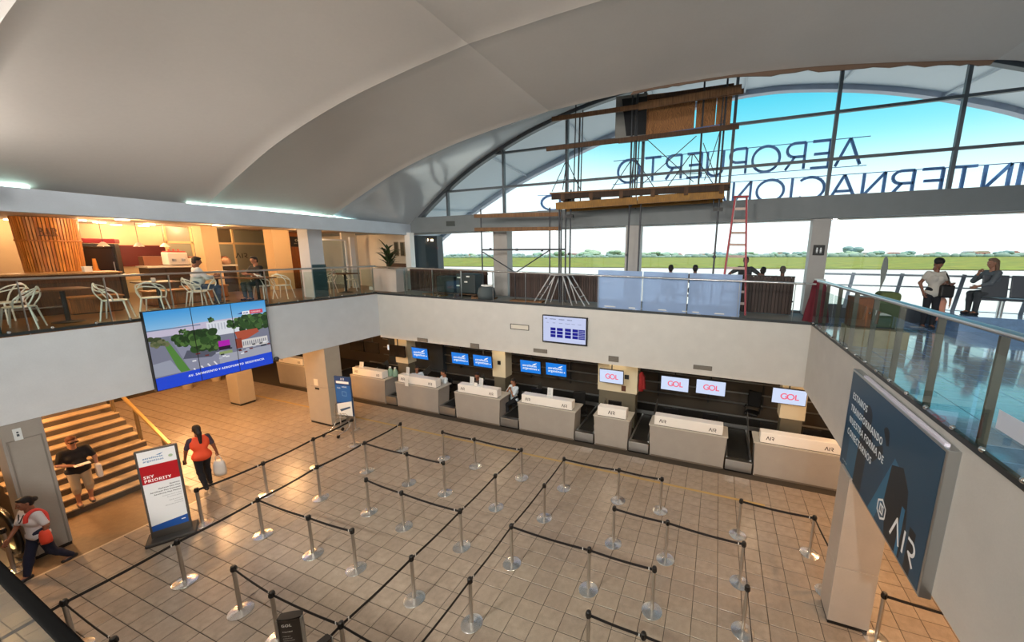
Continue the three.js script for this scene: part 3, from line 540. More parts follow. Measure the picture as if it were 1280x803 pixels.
{
  const t = thing('flight_display', 'flight information screen with blue rows on the back parapet', 'screen', [-4.61, 3.84, ZB + .05]);
  mesh('casing', cbox(1.58, .93, .08, 0, 0, 0, .01), mat.black, t);
  const ft = canvasTex(512, 300, (c, w, h) => {
    c.fillStyle = '#cdd6f8'; c.fillRect(0, 0, w, h); c.fillStyle = '#4b5270'; c.font = 'bold 16px sans-serif'; c.fillText('AIR', 22, 36); c.fillText('PARTIDAS', 80, 38); c.fillText('ARRIBOS', 190, 38); c.fillText('VUELOS', 290, 38);
    c.font = '13px sans-serif'; ['Hora', 'Vuelo', 'Destino', 'Compañía', 'Puerta', 'Estado'].forEach((s, i) => c.fillText(s, 40 + i * 76, 80));
    c.fillStyle = '#1a1f8f'; for (let r = 0; r < 3; r++) [[90, 62], [168, 72], [266, 72], [356, 66], [428, 76]].forEach(([x, ww]) => c.fillRect(x, 132 + r * 40, ww, 34));
    c.fillStyle = '#e6ebff'; c.font = '12px sans-serif'; for (let r = 0; r < 3; r++) c.fillText('CONFIRMADO', 428, 154 + r * 40);
  });
  mesh('display', new THREE.PlaneGeometry(1.5, .85).translate(0, .01, .0415), screenMat(ft, .9), t);
}
// ---------- guard rails of the galleries ----------
function guardRail(label, a, b, floorY, ts, { glass, hr = .026, post = [.05, .012], h = 1.06, mat: pm = mat.steelDull, out = [0, 0] }) {
  const t = thing('guard_rail', label, 'railing', [a[0], floorY, a[1]]), dx = b[0] - a[0], dz = b[1] - a[1], L = Math.hypot(dx, dz), at = (s) => [dx * s / L, dz * s / L];
  mesh('handrail', rod([0, h, 0], [dx, h, dz], hr, hr, 12), mat.steel, t);
  for (const s of ts) {
    const [x, z] = at(s), p = mesh('post', cbox(Math.abs(dx) > .1 ? post[1] : post[0], h + .02, Math.abs(dx) > .1 ? post[0] : post[1], x + out[0], h / 2 - .03, z + out[1], .003, 1), pm, t);
    mesh('bracket', rod([x + out[0], h - .06, z + out[1]], [x, h, z], .012), pm, p);
  }
  if (glass) {
    const [g0, g1] = glass;
    for (let i = 0; i < ts.length - 1; i++) {
      const s0 = ts[i] + .03, s1 = ts[i + 1] - .03; if (s0 < g0 - .01 || s1 > g1 + .01) continue;
      const [x0, z0] = at(s0), [x1, z1] = at(s1);
      const pl = new THREE.PlaneGeometry(s1 - s0, .92); pl.rotateY(Math.atan2(-(z1 - z0), x1 - x0)); pl.translate((x0 + x1) / 2 - out[0] * .6, .5, (z0 + z1) / 2 - out[1] * .6);
      const pn = mesh('glass_pane', pl, mat.railGlass, t);
      for (const f of [.22, .78]) { const x = x0 + (x1 - x0) * f, z = z0 + (z1 - z0) * f; mesh('clamp', new THREE.SphereGeometry(.028, 10, 8).translate(x - out[0] * .6, .07, z - out[1] * .6), mat.chrome, pn); }
    }
  }
  return t;
}
guardRail('glass and steel railing along the edge of the cafe gallery', [XL + .03, -.6], [XL + .03, ZB], GL, [.5, 1.55, 2.6, 3.7, 4.75, 5.8, 6.85, 7.9, 8.95, 10, 10.6], { glass: [0, 11], out: [-.05, 0] });
guardRail('steel railing along the edge of the gallery under repair', [XL + .05, ZB + .01], [XR - .02, ZB + .01], G, [1.35, 2.66, 3.93, 5.25, 6.52, 7.88, 9.09, 10.47, 11.79, 13.18, 14.55].map((v) => v), { glass: [1.3, 4], out: [0, -.05] });
guardRail('glass railing with a wide steel handrail along the right gallery', [XR + .02, ZB], [XR + .02, -1.2], G, [.05, .75, 1.75, 2.8, 3.78, 4.75, 5.77, 6.82, 7.8, 8.8, 9.8], { glass: [0, 12], h: 1.15, hr: .036, post: [.075, .03], out: [.07, 0], mat: M('#5f5e56', .45, { metalness: .7 }) });
tag(mesh('sticker', cbox(.004, .17, .42, XR - .028, G + .42, -3.95), M('#dfe6f2', .4, { phys: true, transmission: .35, thickness: 0 })), 'pale rectangular sticker low on a glass pane of the right railing', 'sticker');
{ // black-capped rail in the near left corner
  const t = thing('near_railing', 'black-capped glass railing crossing the lower left corner', 'railing', [-1.35, 0, -.262], -.055);
  mesh('handrail', cbox(4.4, .024, .022, 0, 5.603, 0, .009, 2), M('#060606', 1, { phys: true, specularIntensity: .15 }), t);
  mesh('glass_pane', new THREE.PlaneGeometry(4.3, 1.1).translate(0, 5.04, 0), mat.railGlass, t);
  mesh('base_channel', cbox(4.4, .12, .05, 0, 4.48, .02), mat.steelDull, t);
}
// ---------- video wall and poster ----------
{
  const t = thing('video_wall', 'three-part video wall showing a street seen from above with a blue caption band', 'screen', [-12.55, 3.85, -6.02], Math.PI / 2);
  const W = 2.56, H = 1.94;
  const vt = canvasTex(1280, 970, (c, w, h) => {
    const g = c.createLinearGradient(0, 0, 0, 300); g.addColorStop(0, '#3f9be0'); g.addColorStop(1, '#a9d0ee'); c.fillStyle = g; c.fillRect(0, 0, w, h);
    c.fillStyle = '#c9c0d6'; c.beginPath(); c.moveTo(0, 240); c.lineTo(500, 205); c.lineTo(900, 200); c.lineTo(1280, 215); c.lineTo(1280, 330); c.lineTo(0, 340); c.fill();
    c.fillStyle = '#6f86a5'; c.fillRect(0, 225, 500, 14);
    c.fillStyle = '#7c7f92'; c.fillRect(0, 320, w, 500);
    c.fillStyle = '#8d90a4'; c.beginPath(); c.moveTo(190, 330); c.lineTo(330, 330); c.lineTo(900, 800); c.lineTo(330, 800); c.fill();
    c.fillStyle = '#565a6a'; c.beginPath(); c.moveTo(330, 540); c.lineTo(700, 600); c.lineTo(560, 680); c.lineTo(280, 640); c.fill();
    c.fillStyle = '#54873e'; c.beginPath(); c.moveTo(120, 380); c.lineTo(170, 380); c.lineTo(330, 800); c.lineTo(230, 800); c.fill();
    c.fillStyle = '#9ba0b0'; c.beginPath(); c.moveTo(0, 640); c.lineTo(160, 620); c.lineTo(240, 800); c.lineTo(0, 800); c.fill();
    c.fillStyle = '#e8e6ea'; for (let i = 0; i < 10; i++) { c.save(); c.translate(360 + i * 70, 790 - i * 12); c.rotate(-.5); c.fillRect(0, 0, 16, 90); c.restore(); }
    c.fillStyle = '#dfe2ea'; c.fillRect(560, 220, 330, 150); c.fillRect(600, 340, 420, 70); c.fillStyle = '#b4b9c6'; for (let i = 0; i < 9; i++) c.fillRect(580 + i * 34, 245, 12, 90);
    const blob = (x, y, r, col, n = 26) => { for (let i = 0; i < n; i++) { c.fillStyle = col[Math.floor(rnd() * col.length)]; c.beginPath(); c.arc(x + (rnd() - .5) * 2 * r, y + (rnd() - .5) * 1.6 * r, r * (.15 + rnd() * .3), 0, 7); c.fill(); } };
    const gr = ['#1f3a1c', '#2d4d24', '#3f6330', '#25401f', '#52743a'];
    blob(300, 400, 80, gr, 40); blob(430, 380, 90, gr, 40); blob(520, 440, 130, gr, 90); blob(600, 540, 70, gr, 40); blob(90, 380, 70, ['#55613f', '#3f4a30', '#6d7050'], 30); blob(620, 190, 34, gr); blob(320, 290, 30, gr); blob(870, 280, 70, gr, 40); blob(1050, 300, 110, gr, 60); blob(1190, 300, 110, gr, 60);
    c.fillStyle = '#b3533c'; c.beginPath(); c.moveTo(850, 400); c.lineTo(1130, 395); c.lineTo(1150, 450); c.lineTo(1000, 520); c.lineTo(880, 540); c.fill();
    c.fillStyle = '#8f3f30'; c.fillRect(850, 500, 70, 140); c.fillStyle = '#d7d3d0'; c.fillRect(920, 530, 330, 120); c.fillStyle = '#7d7f8a'; for (let i = 0; i < 12; i++) c.fillRect(930 + i * 26, 560, 12, 60);
    c.fillStyle = '#b51fb0'; c.fillRect(655, 490, 130, 80); c.fillStyle = '#2b1430'; c.fillRect(655, 570, 130, 50); c.fillStyle = '#8fa06a'; c.fillRect(650, 640, 150, 60);
    c.fillStyle = '#a6a8b6'; c.fillRect(640, 680, 640, 120);
    for (let i = 0; i < 26; i++) { c.fillStyle = ['#e8e8ee', '#2a2d36', '#b9bcc8', '#6d2a2a'][i % 4]; c.fillRect(360 + rnd() * 880, 590 + rnd() * 130, 40, 18); }
    c.fillStyle = '#1b49d8'; c.beginPath(); c.moveTo(0, 815); c.lineTo(w, 790); c.lineTo(w, h); c.lineTo(0, h); c.fill();
    c.fillStyle = '#fff'; c.font = 'bold 40px sans-serif'; c.fillText('AV. SARMIENTO Y AEROPUERTO', 300, 885); c.fillText('RESISTENCIA', 920, 885);
    c.fillStyle = '#27368c'; c.beginPath(); c.moveTo(910, 160); c.lineTo(990, 130); c.lineTo(1000, 165); c.fill(); c.fillStyle = '#fff'; c.fillRect(975, 128, 90, 48); c.fillStyle = '#27368c'; c.font = 'bold 38px sans-serif'; c.fillText('AIR', 985, 167); c.fillStyle = '#d8435c'; c.fillRect(1065, 120, 170, 56); c.fillStyle = '#f6d7dd'; c.font = 'bold 28px sans-serif'; c.fillText('TURISMO', 1080, 160);
  });
  mesh('frame', cbox(W + .02, H + .02, .1, 0, 0, -.05, .01), mat.black, t);
  for (let k = 0; k < 3; k++) {
    const x0 = -W / 2 + W / 3 * k, g = new THREE.PlaneGeometry(W / 3 - .014, H - .01).translate(x0 + W / 6, 0, .003), u = g.attributes.uv;
    for (let i = 0; i < u.count; i++) u.setX(i, (k + u.getX(i)) / 3);
    mesh('display_panel', g, screenMat(vt, .85), t);
  }
  for (const s of [-1, 1]) mesh('wall_bracket', cbox(.1, .3, .1, s * .9, -.7, -.08), mat.darkMetal, t);
  mesh('camera', [new THREE.SphereGeometry(.07, 10, 8).translate(W / 2 + .12, -H / 2 + .1, -.03)], mat.darkMetal, t);
  const l = new THREE.RectAreaLight(0x9fb6dd, .5, W, H); l.position.set(-12.5, 3.85, -6.02); l.rotation.y = -Math.PI / 2; scene.add(l);
}
{
  const t = thing('poster_box', 'large dark blue advertising panel with white lettering on the right parapet', 'poster', [XR - .05, 3.62, -6.03], -Math.PI / 2), W = 2.94, H = 1.74;
  const pt = canvasTex(1176, 696, (c, w, h) => {
    c.fillStyle = '#1c4560'; c.fillRect(0, 0, w, h);
    c.fillStyle = '#235878'; c.fillRect(120, 260, 330, 436); c.fillStyle = '#193f5a'; c.fillRect(420, 380, 260, 316);
    c.fillStyle = '#266689'; c.beginPath(); c.moveTo(560, 696); c.lineTo(780, 250); c.lineTo(840, 270); c.lineTo(660, 696); c.fill();
    c.fillStyle = '#10202d'; c.beginPath(); c.arc(360, 190, 70, 0, 7); c.fill(); c.beginPath(); c.moveTo(290, 250); c.lineTo(430, 230); c.lineTo(500, 330); c.lineTo(620, 260); c.lineTo(640, 300); c.lineTo(520, 420); c.lineTo(430, 380); c.lineTo(420, 696); c.lineTo(280, 696); c.fill();
    c.fillStyle = '#0f1c27'; c.beginPath(); c.arc(640, 180, 40, 3.4, 6); c.lineTo(690, 230); c.lineTo(660, 240); c.fill();
    c.beginPath(); c.moveTo(760, 300); c.lineTo(880, 250); c.lineTo(960, 330); c.lineTo(1000, 520); c.lineTo(980, 696); c.lineTo(800, 696); c.lineTo(740, 500); c.fill(); c.fillRect(1030, 470, 60, 226);
    c.fillStyle = '#2a6c94'; c.fillRect(930, 430, 34, 266);
    c.fillStyle = '#dfe8ee'; c.font = 'bold 62px sans-serif'; ['ESTAMOS', 'TRANSFORMANDO', 'NUESTRA FORMA DE', 'CONECTARNOS'].forEach((s, i) => c.fillText(s, 60, 180 + i * 88));
    c.font = '20px sans-serif'; c.fillText('air.com.ar', 50, 660);
    c.strokeStyle = '#e9eef2'; c.lineWidth = 12; c.beginPath(); for (let i = 0; i < 7; i++) { const a = i * Math.PI / 3 + .5; c.lineTo(730 + Math.cos(a) * 56, 590 + Math.sin(a) * 56); } c.stroke(); c.fillStyle = '#e9eef2'; c.fillRect(706, 562, 48, 56); c.fillStyle = '#173a52'; c.fillRect(716, 574, 10, 34); c.fillRect(734, 574, 10, 34);
    airLogo(c, 860, 520, 120, '#e9eef2', 17);
  });
  mesh('frame', cbox(W, H, .12, 0, 0, 0, .01), mat.steelDull, t);
  mesh('print', new THREE.PlaneGeometry(W - .07, H - .07).translate(0, 0, .0615), M('#ffffff', .4, { map: pt }), t);
  mesh('top_light', cbox(W * .8, .03, .05, .2, H / 2 + .015, .03), M('#d9d6e6', .3), t);
}
// ---------- stairs, escalator ----------
{
  const t = struct('stairs'), zA = -5.3, zB = -2.95;
  for (let k = 0; k < 16; k++) {
    const x = -13.95 - .3 * k, y = .165 * (k + 1);
    const s = mesh('step', uvm(cbox(.3, y - .02, zB - zA, x - .15, (y - .02) / 2, (zA + zB) / 2)), M('#5f564c', .6, { map: T.stone }), t);
    mesh('tread', uvm(cbox(.33, .035, zB - zA, x - .155, y - .0175, (zA + zB) / 2, .006, 1)), M('#c9b291', .4, { map: T.stone }), s);
  }
  const r = thing('stair_rail', 'brass-coloured handrail with posts on the far side of the stairs', 'handrail', [-13.9, 0, zA + .06]);
  mesh('handrail', cbox(.05, .06, Math.hypot(4.2, 2.31)).rotateX(-Math.PI / 2 + 0).rotateZ(0).applyMatrix4(new THREE.Matrix4()), M('#d8b878', .3, { metalness: .6 }), r).visible = true;
  r.children[0].geometry = bar([.1, 1.0, 0], [-4.2, 1.0 + 4.3 * .55, 0], .06, .07);
  for (let k = 0; k < 4; k++) { const x = -.15 - 1.2 * k; mesh('post', [cbox(.035, .95, .035, x - .06, .165 * (k * 4 + 1) + .5, 0), cbox(.035, .95, .035, x + .06, .165 * (k * 4 + 1) + .5, 0)], M('#8f7a58', .35, { metalness: .7 }), r); }
}
{
  const t = thing('escalator', 'escalator end with a rounded black newel and golden skirt lights at the left edge', 'escalator', [-12.86, 0, -2.1]);
  for (const z of [-.42, .72]) {
    const s = mesh('balustrade', extr([[-.02, .1], [-.3, .02], [-3, .02], [-3, 1.9], [-1.2, .95], [-.35, .92], [-.1, .8], [0, .55], [.02, .3]], .05, .01).translate(0, 0, z), M('#6d5a44', .3), t);
    mesh('handrail', tube([[-3, 2.0, z + .025], [-1.3, 1.02, z + .025], [-.4, 1.0, z + .025], [-.08, .86, z + .025], [.06, .58, z + .025], [.04, .28, z + .025], [-.15, .14, z + .025], [-.6, .12, z + .025]], .05, 40, 10), M('#0e0d0d', .3), t);
    mesh('skirt_light', cbox(.5, .05, .02, -.35, .3, z - .012 + (z > 0 ? -.02 : .08)), glow('#ffd98a', 1.6), s);
  }
  mesh('comb_plate', cbox(1.0, .02, 1.1, -.5, .01, .15), mat.steelDull, t);
  for (let k = 0; k < 6; k++) mesh('step', cbox(.38, .3, 1.0, -1.2 - .38 * k, .02 + .2 * k, .15), M('#3b3a38', .5, { metalness: .5 }), t);
}
// ---------- signs on the hall floor ----------
{
  const t = thing('sign_totem', 'tall leaning white and red priority sign on a dark foot at the left queue', 'sign', [-11.0, 0, -3.96], 1.05);
  const st = canvasTex(256, 860, (c, w, h) => {
    c.fillStyle = '#e9edf1'; c.fillRect(0, 0, w, h); c.fillStyle = '#4f7fb0'; c.font = 'bold 27px sans-serif'; c.fillText('aerolíneas', 30, 84); c.fillText('argentinas', 30, 114); c.beginPath(); c.moveTo(120, 56); c.lineTo(172, 40); c.lineTo(150, 60); c.fill(); c.fillStyle = '#a8c0a4'; c.beginPath(); c.arc(218, 92, 15, 0, 7); c.fill();
    c.fillStyle = '#b01722'; c.fillRect(0, 152, w, 190); c.fillStyle = '#fff'; c.font = 'bold 41px sans-serif'; c.fillText('SKY', 12, 284); c.fillText('PRIORITY', 12, 326);
    c.fillStyle = '#3c4550'; c.font = 'bold 17px sans-serif'; c.textAlign = 'right'; ['Business', 'SkyTeam Elite Plus', 'Aerolíneas Plus Diamante', 'Aerolíneas Plus Platino'].forEach((s, i) => c.fillText(s, 246, 396 + i * 28)); c.font = '13px sans-serif'; c.fillStyle = '#8b939c'; ['Exclusive check-in desk', 'for priority guests', 'Balcão exclusivo', 'prioridade', 'Mostrador preferente'].forEach((s, i) => c.fillText(s, 246, 510 + i * 24 + (i > 1 ? 14 : 0)));
    c.fillStyle = '#1d55a8'; c.beginPath(); c.moveTo(0, 800); c.lineTo(w, 770); c.lineTo(w, h); c.lineTo(0, h); c.fill(); c.fillStyle = '#fff'; c.fillRect(208, 805, 30, 10);
  });
  mesh('foot', cbox(.78, .08, .5, 0, .04, 0, .03, 3), M('#3e3c3a', .6), t);
  const p = mesh('panel', cbox(.62, 2.05, .07, 0, 1.1, 0, .01), M('#4b4845', .5), t); mesh('print', new THREE.PlaneGeometry(.55, 1.85).translate(0, 1.17, .0365), M('#ffffff', .45, { map: st }), p);
}
{
  const t = thing('banner_stand', 'blue airport banner in a steel stand beside the wide beige pillar', 'banner', [-12.02, 0, -9.05], .12);
  const bt = canvasTex(256, 560, (c, w, h) => { c.fillStyle = '#123f78'; c.fillRect(0, 0, w, h); c.fillStyle = '#fff'; c.fillRect(20, 60, 216, 34); c.fillStyle = '#e8f0fa'; airLogo(c, 100, 14, 30, '#e8f0fa', 6); c.fillStyle = '#1f62ad'; c.fillRect(0, 120, w, 250); c.fillStyle = '#dfeaf5'; c.font = 'bold 30px sans-serif'; c.fillText('Con', 30, 170); c.fillText('usted.', 110, 150); c.strokeStyle = '#7fb1e2'; c.lineWidth = 5; c.strokeRect(110, 210, 70, 60); c.fillStyle = '#dfe7ea'; c.beginPath(); c.moveTo(0, 400); c.lineTo(w, 340); c.lineTo(w, h); c.lineTo(0, h); c.fill(); c.fillStyle = '#2d4f72'; c.beginPath(); c.moveTo(40, 480); c.lineTo(220, 420); c.lineTo(230, 440); c.lineTo(60, 510); c.fill(); });
  mesh('panel', cbox(.66, 1.45, .05, 0, 1.25, 0, .006), M('#25476e', .5), t); mesh('print', new THREE.PlaneGeometry(.62, 1.41).translate(0, 1.25, .0265), M('#ffffff', .4, { map: bt }), t);
  mesh('post', [rod([-.31, 0, -.04], [-.31, 1.2, -.04], .018), rod([.31, 0, -.04], [.31, 1.2, -.04], .018)], mat.steel, t); mesh('foot', [cbox(.05, .03, .4, -.31, .015, 0), cbox(.05, .03, .4, .31, .015, 0)], mat.steel, t);
}
{
  const t = thing('luggage_trolley', 'chrome luggage trolley parked in front of the blue banner', 'trolley', [-12.05, 0, -8.72], .2), m = mat.chrome;
  mesh('frame', [tube([[-.3, .12, .35], [-.3, .14, -.1], [-.28, .3, -.25], [-.27, .95, -.34], [.27, .95, -.34], [.28, .3, -.25], [.3, .14, -.1], [.3, .12, .35]], .014, 60, 8), rod([-.3, .13, .35], [.3, .13, .35], .014), rod([-.3, .14, .1], [.3, .14, .1], .012)], m, t);
  mesh('handle', rod([-.24, .97, -.35], [.24, .97, -.35], .022), mat.black, t);
  mesh('basket', [0, 1, 2, 3, 4].flatMap((i) => [rod([-.24 + i * .12, .5, -.3], [-.24 + i * .12, .68, -.14], .006), rod([-.24 + i * .12, .5, -.3], [-.24 + i * .12, .52, -.12], .006)]).concat([rod([-.24, .68, -.14], [.24, .68, -.14], .008), rod([-.24, .52, -.12], [.24, .52, -.12], .008)]), m, t);
  for (const [x, z] of [[-.28, .32], [.28, .32], [0, -.2]]) mesh('wheel', new THREE.CylinderGeometry(.06, .06, .035, 14).rotateZ(Math.PI / 2).translate(x, .06, z), mat.black, t);
}
for (const [x, z, ry, s, first] of [[-5.52, -2.98, .55, 'small dark curved floor sign beside a barrier post at the lower edge', 1], [-4.72, -2.82, 1.5, 'second small dark sign, seen edge-on left of the four-belt junction', 0]]) {
  const t = thing('floor_sign', s, 'sign', [x, 0, z], ry);
  const gt = canvasTex(128, 320, (c, w, h) => { c.fillStyle = '#3b332e'; c.fillRect(0, 0, w, h); c.fillStyle = '#f0ece6'; c.font = 'bold 34px sans-serif'; c.fillText('GOL', 14, 44); c.font = 'bold 15px sans-serif'; c.fillText('Prioridad', 16, 92); c.font = '11px sans-serif'; ['Embarque', 'preferencial', 'Clientes Smiles'].forEach((q, i) => c.fillText(q, 16, 130 + i * 20)); });
  const arc = (r, th) => { const p = []; for (let i = 0; i <= 12; i++) { const a = (-.5 + i / 12) * 1.5; p.push([Math.sin(a) * .21, .06 * Math.cos(a) + r]); } for (let i = 12; i >= 0; i--) { const a = (-.5 + i / 12) * 1.5; p.push([Math.sin(a) * .21, -.06 * Math.cos(a) * th + r]); } return p; };
  mesh('body', extr(arc(0, 1), 1.0).rotateX(-Math.PI / 2).translate(0, .06, 0), M('#4a423c', .35), t);
  mesh('cap', extr(arc(0, 1), .02).scale(1.06, 1.1, 1).rotateX(-Math.PI / 2).translate(0, 1.06, 0), mat.black, t);
  for (const q of [-1, 1]) mesh('edge_strip', cbox(.02, 1.0, .05, q * .155, .56, .03), mat.steelDull, t);
  const pg = new THREE.PlaneGeometry(.26, .62, 12, 1), pp = pg.attributes.position; for (let i = 0; i < pp.count; i++) pp.setZ(i, .061 * Math.cos(pp.getX(i) / .21 * 1.02)); pg.computeVertexNormals();
  mesh('print', pg.translate(0, .72, .003), M('#ffffff', .4, { map: gt }), t);
  mesh('foot', cbox(.4, .06, .3, 0, .03, 0, .02), mat.darkMetal, t);
}
for (const [x, z, s] of [[-22.1, -9.3, 'white bin by the far wall under the video wall, the nearer of two'], [-22.2, -10.4, 'white bin by the far wall under the video wall, the farther of two']]) { const t = thing('waste_bin', s, 'bin', [x, 0, z]); mesh('body', lathe([[0, 0], [.16, 0], [.2, .5], [.18, .52], [0, .52]], 16), M('#e2d2b5', .5), t); mesh('lid', [lathe([[0, .52], [.2, .52], [.17, .6], [.1, .63], [0, .63]], 16), cbox(.16, .05, .01, 0, .57, .19)], M('#c8b795', .5), t); }
// ---------- cafe on the left gallery ----------
{
  // downlights in the cafe ceiling (visible discs, each with its lamp)
  const spots = [[-19.5, -5.1], [-17.2, -5.62], [-18.02, -6.28], [-19.6, -7.2], [-19.3, -7.75], [-19.6, -8.5], [-17.69, -8.6], [-17.55, -7.19], [-15.0, -10.5], [-15.2, -1.8], [-14.9, -5.6], [-15.2, -7.8]];
  const g = struct('lights_cafe');
  for (const [x, z] of spots) { mesh('downlight', disc(.13, .03, x, 7.005, z), glow('#fff1d6', 4), g); const s = new THREE.PointLight(0xffd09a, x < -19 ? 3 : x > -16 ? 8 : 5); s.position.set(x, 6.93, z); s.castShadow = true; s.shadow.radius = 4; scene.add(s); }
  for (const [x, z, k] of [[-16.4, -5.7, 0], [-16.9, -6.6, 1], [-17.4, -7.4, 2]]) {
    const t = thing('pendant_lamp', 'small pendant lamp over the cafe counter, ' + ['left', 'middle', 'right'][k] + ' of three', 'lamp', [x, 6.3, z]);
    mesh('cord', rod([0, .1, 0], [0, .72, 0], .006), mat.black, t); mesh('shade', lathe([[.02, .12], [.05, .1], [.12, .0], [.115, 0], [.045, .09]], 16), M('#cfc8ba', .4), t); mesh('bulb', new THREE.SphereGeometry(.035, 10, 8).translate(0, .03, 0), glow('#ffe7bd', 4), t);
  }
}
{
  const t = thing('slatted_column', 'round tapering column clad in orange-lit wooden slats with raised lettering', 'column', [-16.45, GL, -4.8]);
  const m1 = M('#e8a050', .45, { map: T.wood }), m2 = M('#cf8438', .45, { map: T.wood }), n = 56, sl = (k) => { const a = k / n * 6.283, w = .042; const g = new THREE.BoxGeometry(w, 2.38, .05); const p = g.attributes.position; for (let i = 0; i < p.count; i++) { const y = p.getY(i) + 1.19, r = .43 + .075 * y / 2.38; p.setX(i, p.getX(i) * r / .46); p.setZ(i, p.getZ(i) + r); p.setY(i, y); } g.computeVertexNormals(); return uvm(g.rotateY(a)); };
  mesh('core', lathe([[0, 0], [.42, 0], [.49, 2.38], [0, 2.38]], 24), M('#4a2b12', .7), t);
  for (let k = 0; k < n; k++) mesh('slat', sl(k), k % 3 ? m1 : m2, t);
  for (const y of [.0, 1.78]) mesh('band', lathe([[.455 + .03 * y, y], [.475 + .03 * y, y], [.475 + .03 * y, y + .04], [.455 + .03 * y, y + .04]], 32), m2, t);
  const lt = canvasTex(256, 96, (c, w, h) => { c.clearRect(0, 0, w, h); c.fillStyle = '#5b3410'; c.font = 'bold 76px serif'; c.fillText('BAR', 40, 76); });
  const lg = new THREE.CylinderGeometry(.535, .525, .36, 16, 1, true, -.45, .9).rotateY(Math.PI / 2 - .25).translate(0, 2.02, 0);
  mesh('lettering', lg, new THREE.MeshStandardMaterial({ map: lt, transparent: true, alphaTest: .3, roughness: .6 }), t);
}
{
  const t = thing('display_fridge', 'black drinks fridge with a red header and a beer bottle pictured on its door', 'fridge', [-18.0, GL, -6.12], Math.PI / 2 - .5);
  mesh('cabinet', cbox(.8, 1.75, .6, 0, .875, 0, .02), mat.black, t); mesh('header', cbox(.84, .14, .62, 0, 1.83, 0, .02), M('#7d1420', .4), t);
  const d = mesh('door', cbox(.74, 1.6, .03, 0, .86, .31, .006), mat.blackShiny, t);
  mesh('picture', new THREE.PlaneGeometry(.68, 1.3).translate(0, .95, .327), M('#ffffff', .3, { map: canvasTex(136, 260, (c, w, h) => { c.fillStyle = '#120b09'; c.fillRect(0, 0, w, h); const g = c.createLinearGradient(30, 0, 90, 0); g.addColorStop(0, '#8d4a16'); g.addColorStop(.5, '#f0a552'); g.addColorStop(1, '#7c3d10'); c.fillStyle = g; c.beginPath(); c.moveTo(50, 60); c.lineTo(64, 60); c.lineTo(68, 120); c.lineTo(84, 150); c.lineTo(86, 250); c.lineTo(28, 250); c.lineTo(30, 150); c.lineTo(46, 120); c.fill(); c.fillStyle = '#e9d9a8'; c.fillRect(32, 170, 52, 40); c.fillStyle = '#e8c04a'; c.beginPath(); c.arc(104, 190, 18, 0, 7); c.fill(); }) }), d);
  mesh('handle', rod([.32, .5, .34], [.32, 1.2, .34], .012), mat.steel, t);
}
{
  const t = thing('menu_board', 'dark red menu board on the cafe back wall', 'board', [-20.17, 5.95, -7.75], Math.PI / 2);
  mesh('board', cbox(1.7, .72, .04, 0, 0, 0, .006), M('#4a1013', .5), t); mesh('frame', [cbox(1.74, .03, .05, 0, .36, 0), cbox(1.74, .03, .05, 0, -.36, 0)], M('#6d1a1c', .5), t);
}
{
  const t = thing('cafe_counter', 'long white-topped cafe counter with a dark front', 'counter', [-17.9, GL, -8.2]);
  mesh('front', uvm(cbox(.6, .98, 2.4, 0, .49, 0)), M('#3b2a20', .5), t); mesh('worktop', cbox(.72, .06, 2.5, 0, 1.01, 0, .01), M('#e3dccd', .3), t); mesh('back_shelf', cbox(.3, .3, 2.3, -.2, 1.2, 0), M('#7a4a34', .5), t);
  for (const z of [-.8, 0, .8]) mesh('panel_joint', cbox(.01, .9, .02, .305, .49, z), mat.black, t);
}
{
  const t = thing('coffee_machine', 'white and red espresso machine on the cafe counter', 'machine', [-17.75, GL + 1.04, -7.75], Math.PI / 2);
  mesh('body', cbox(.52, .42, .4, 0, .24, 0, .03, 2), M('#e6e2dc', .35), t); mesh('top_tray', cbox(.46, .05, .34, 0, .47, 0, .01), M('#a5231f', .4), t); mesh('group_head', [disc(.05, .08, -.12, .2, .22), disc(.05, .08, .12, .2, .22)], mat.steel, t); mesh('cup', [0, 1, 2].map((k) => lathe([[.02, 0], [.035, .06], [.03, .06], [0, .01]], 10).translate(-.12 + k * .12, .5, 0)), M('#b4534b', .4), t);
}
for (const [z, y, s, c] of [[-8.15, 0, 'white crockery stack near the espresso machine', '#e4ded2'], [-8.9, 0, 'round red and beige jar at the right end of the cafe counter', '#b9806a'], [-9.2, 0, 'second round jar at the right end of the cafe counter, smaller', '#c59a80']]) { const t = thing('counter_jar', s, 'jar', [-17.75, GL + 1.04, z]); mesh('body', lathe([[0, 0], [.1, 0], [.14, .08], [.13, .2], [.08, .25], [0, .25]], 14), M(c, .4), t); mesh('lid', lathe([[0, .25], [.085, .25], [.08, .28], [.02, .3], [0, .33]], 12), M('#8b5c48', .4), t); }
{ const t = thing('bar_counter', 'wooden bar with a pale front edge in front of the slatted column', 'counter', [-15.6, GL, -3.8]); mesh('front', uvm(cbox(.5, .98, 3.4, 0, .49, 0)), M('#6b4a30', .5, { map: T.wood }), t); mesh('top', uvm(cbox(.66, .05, 3.5, 0, 1.0, 0, .01)), M('#d0a878', .35, { map: T.wood }), t); mesh('foot_rail', rod([.32, .2, -1.6], [.32, .2, 1.6], .02), mat.steel, t); }
for (const [x, z, c, s] of [[-15.5, -2.7, '#d8c9a8', 'small pale napkin box on the bar left of the slatted column'], [-15.45, -5.0, '#e7e0d2', 'small white saucer stack on the bar below the slatted column']]) { const t = thing('table_item', s, 'box', [x, GL + 1.025, z]); mesh('body', cbox(.14, .12, .14, 0, .06, 0, .01), M(c, .5), t); mesh('lid', cbox(.15, .02, .15, 0, .13, 0, .006), M('#efe9dc', .5), t); }
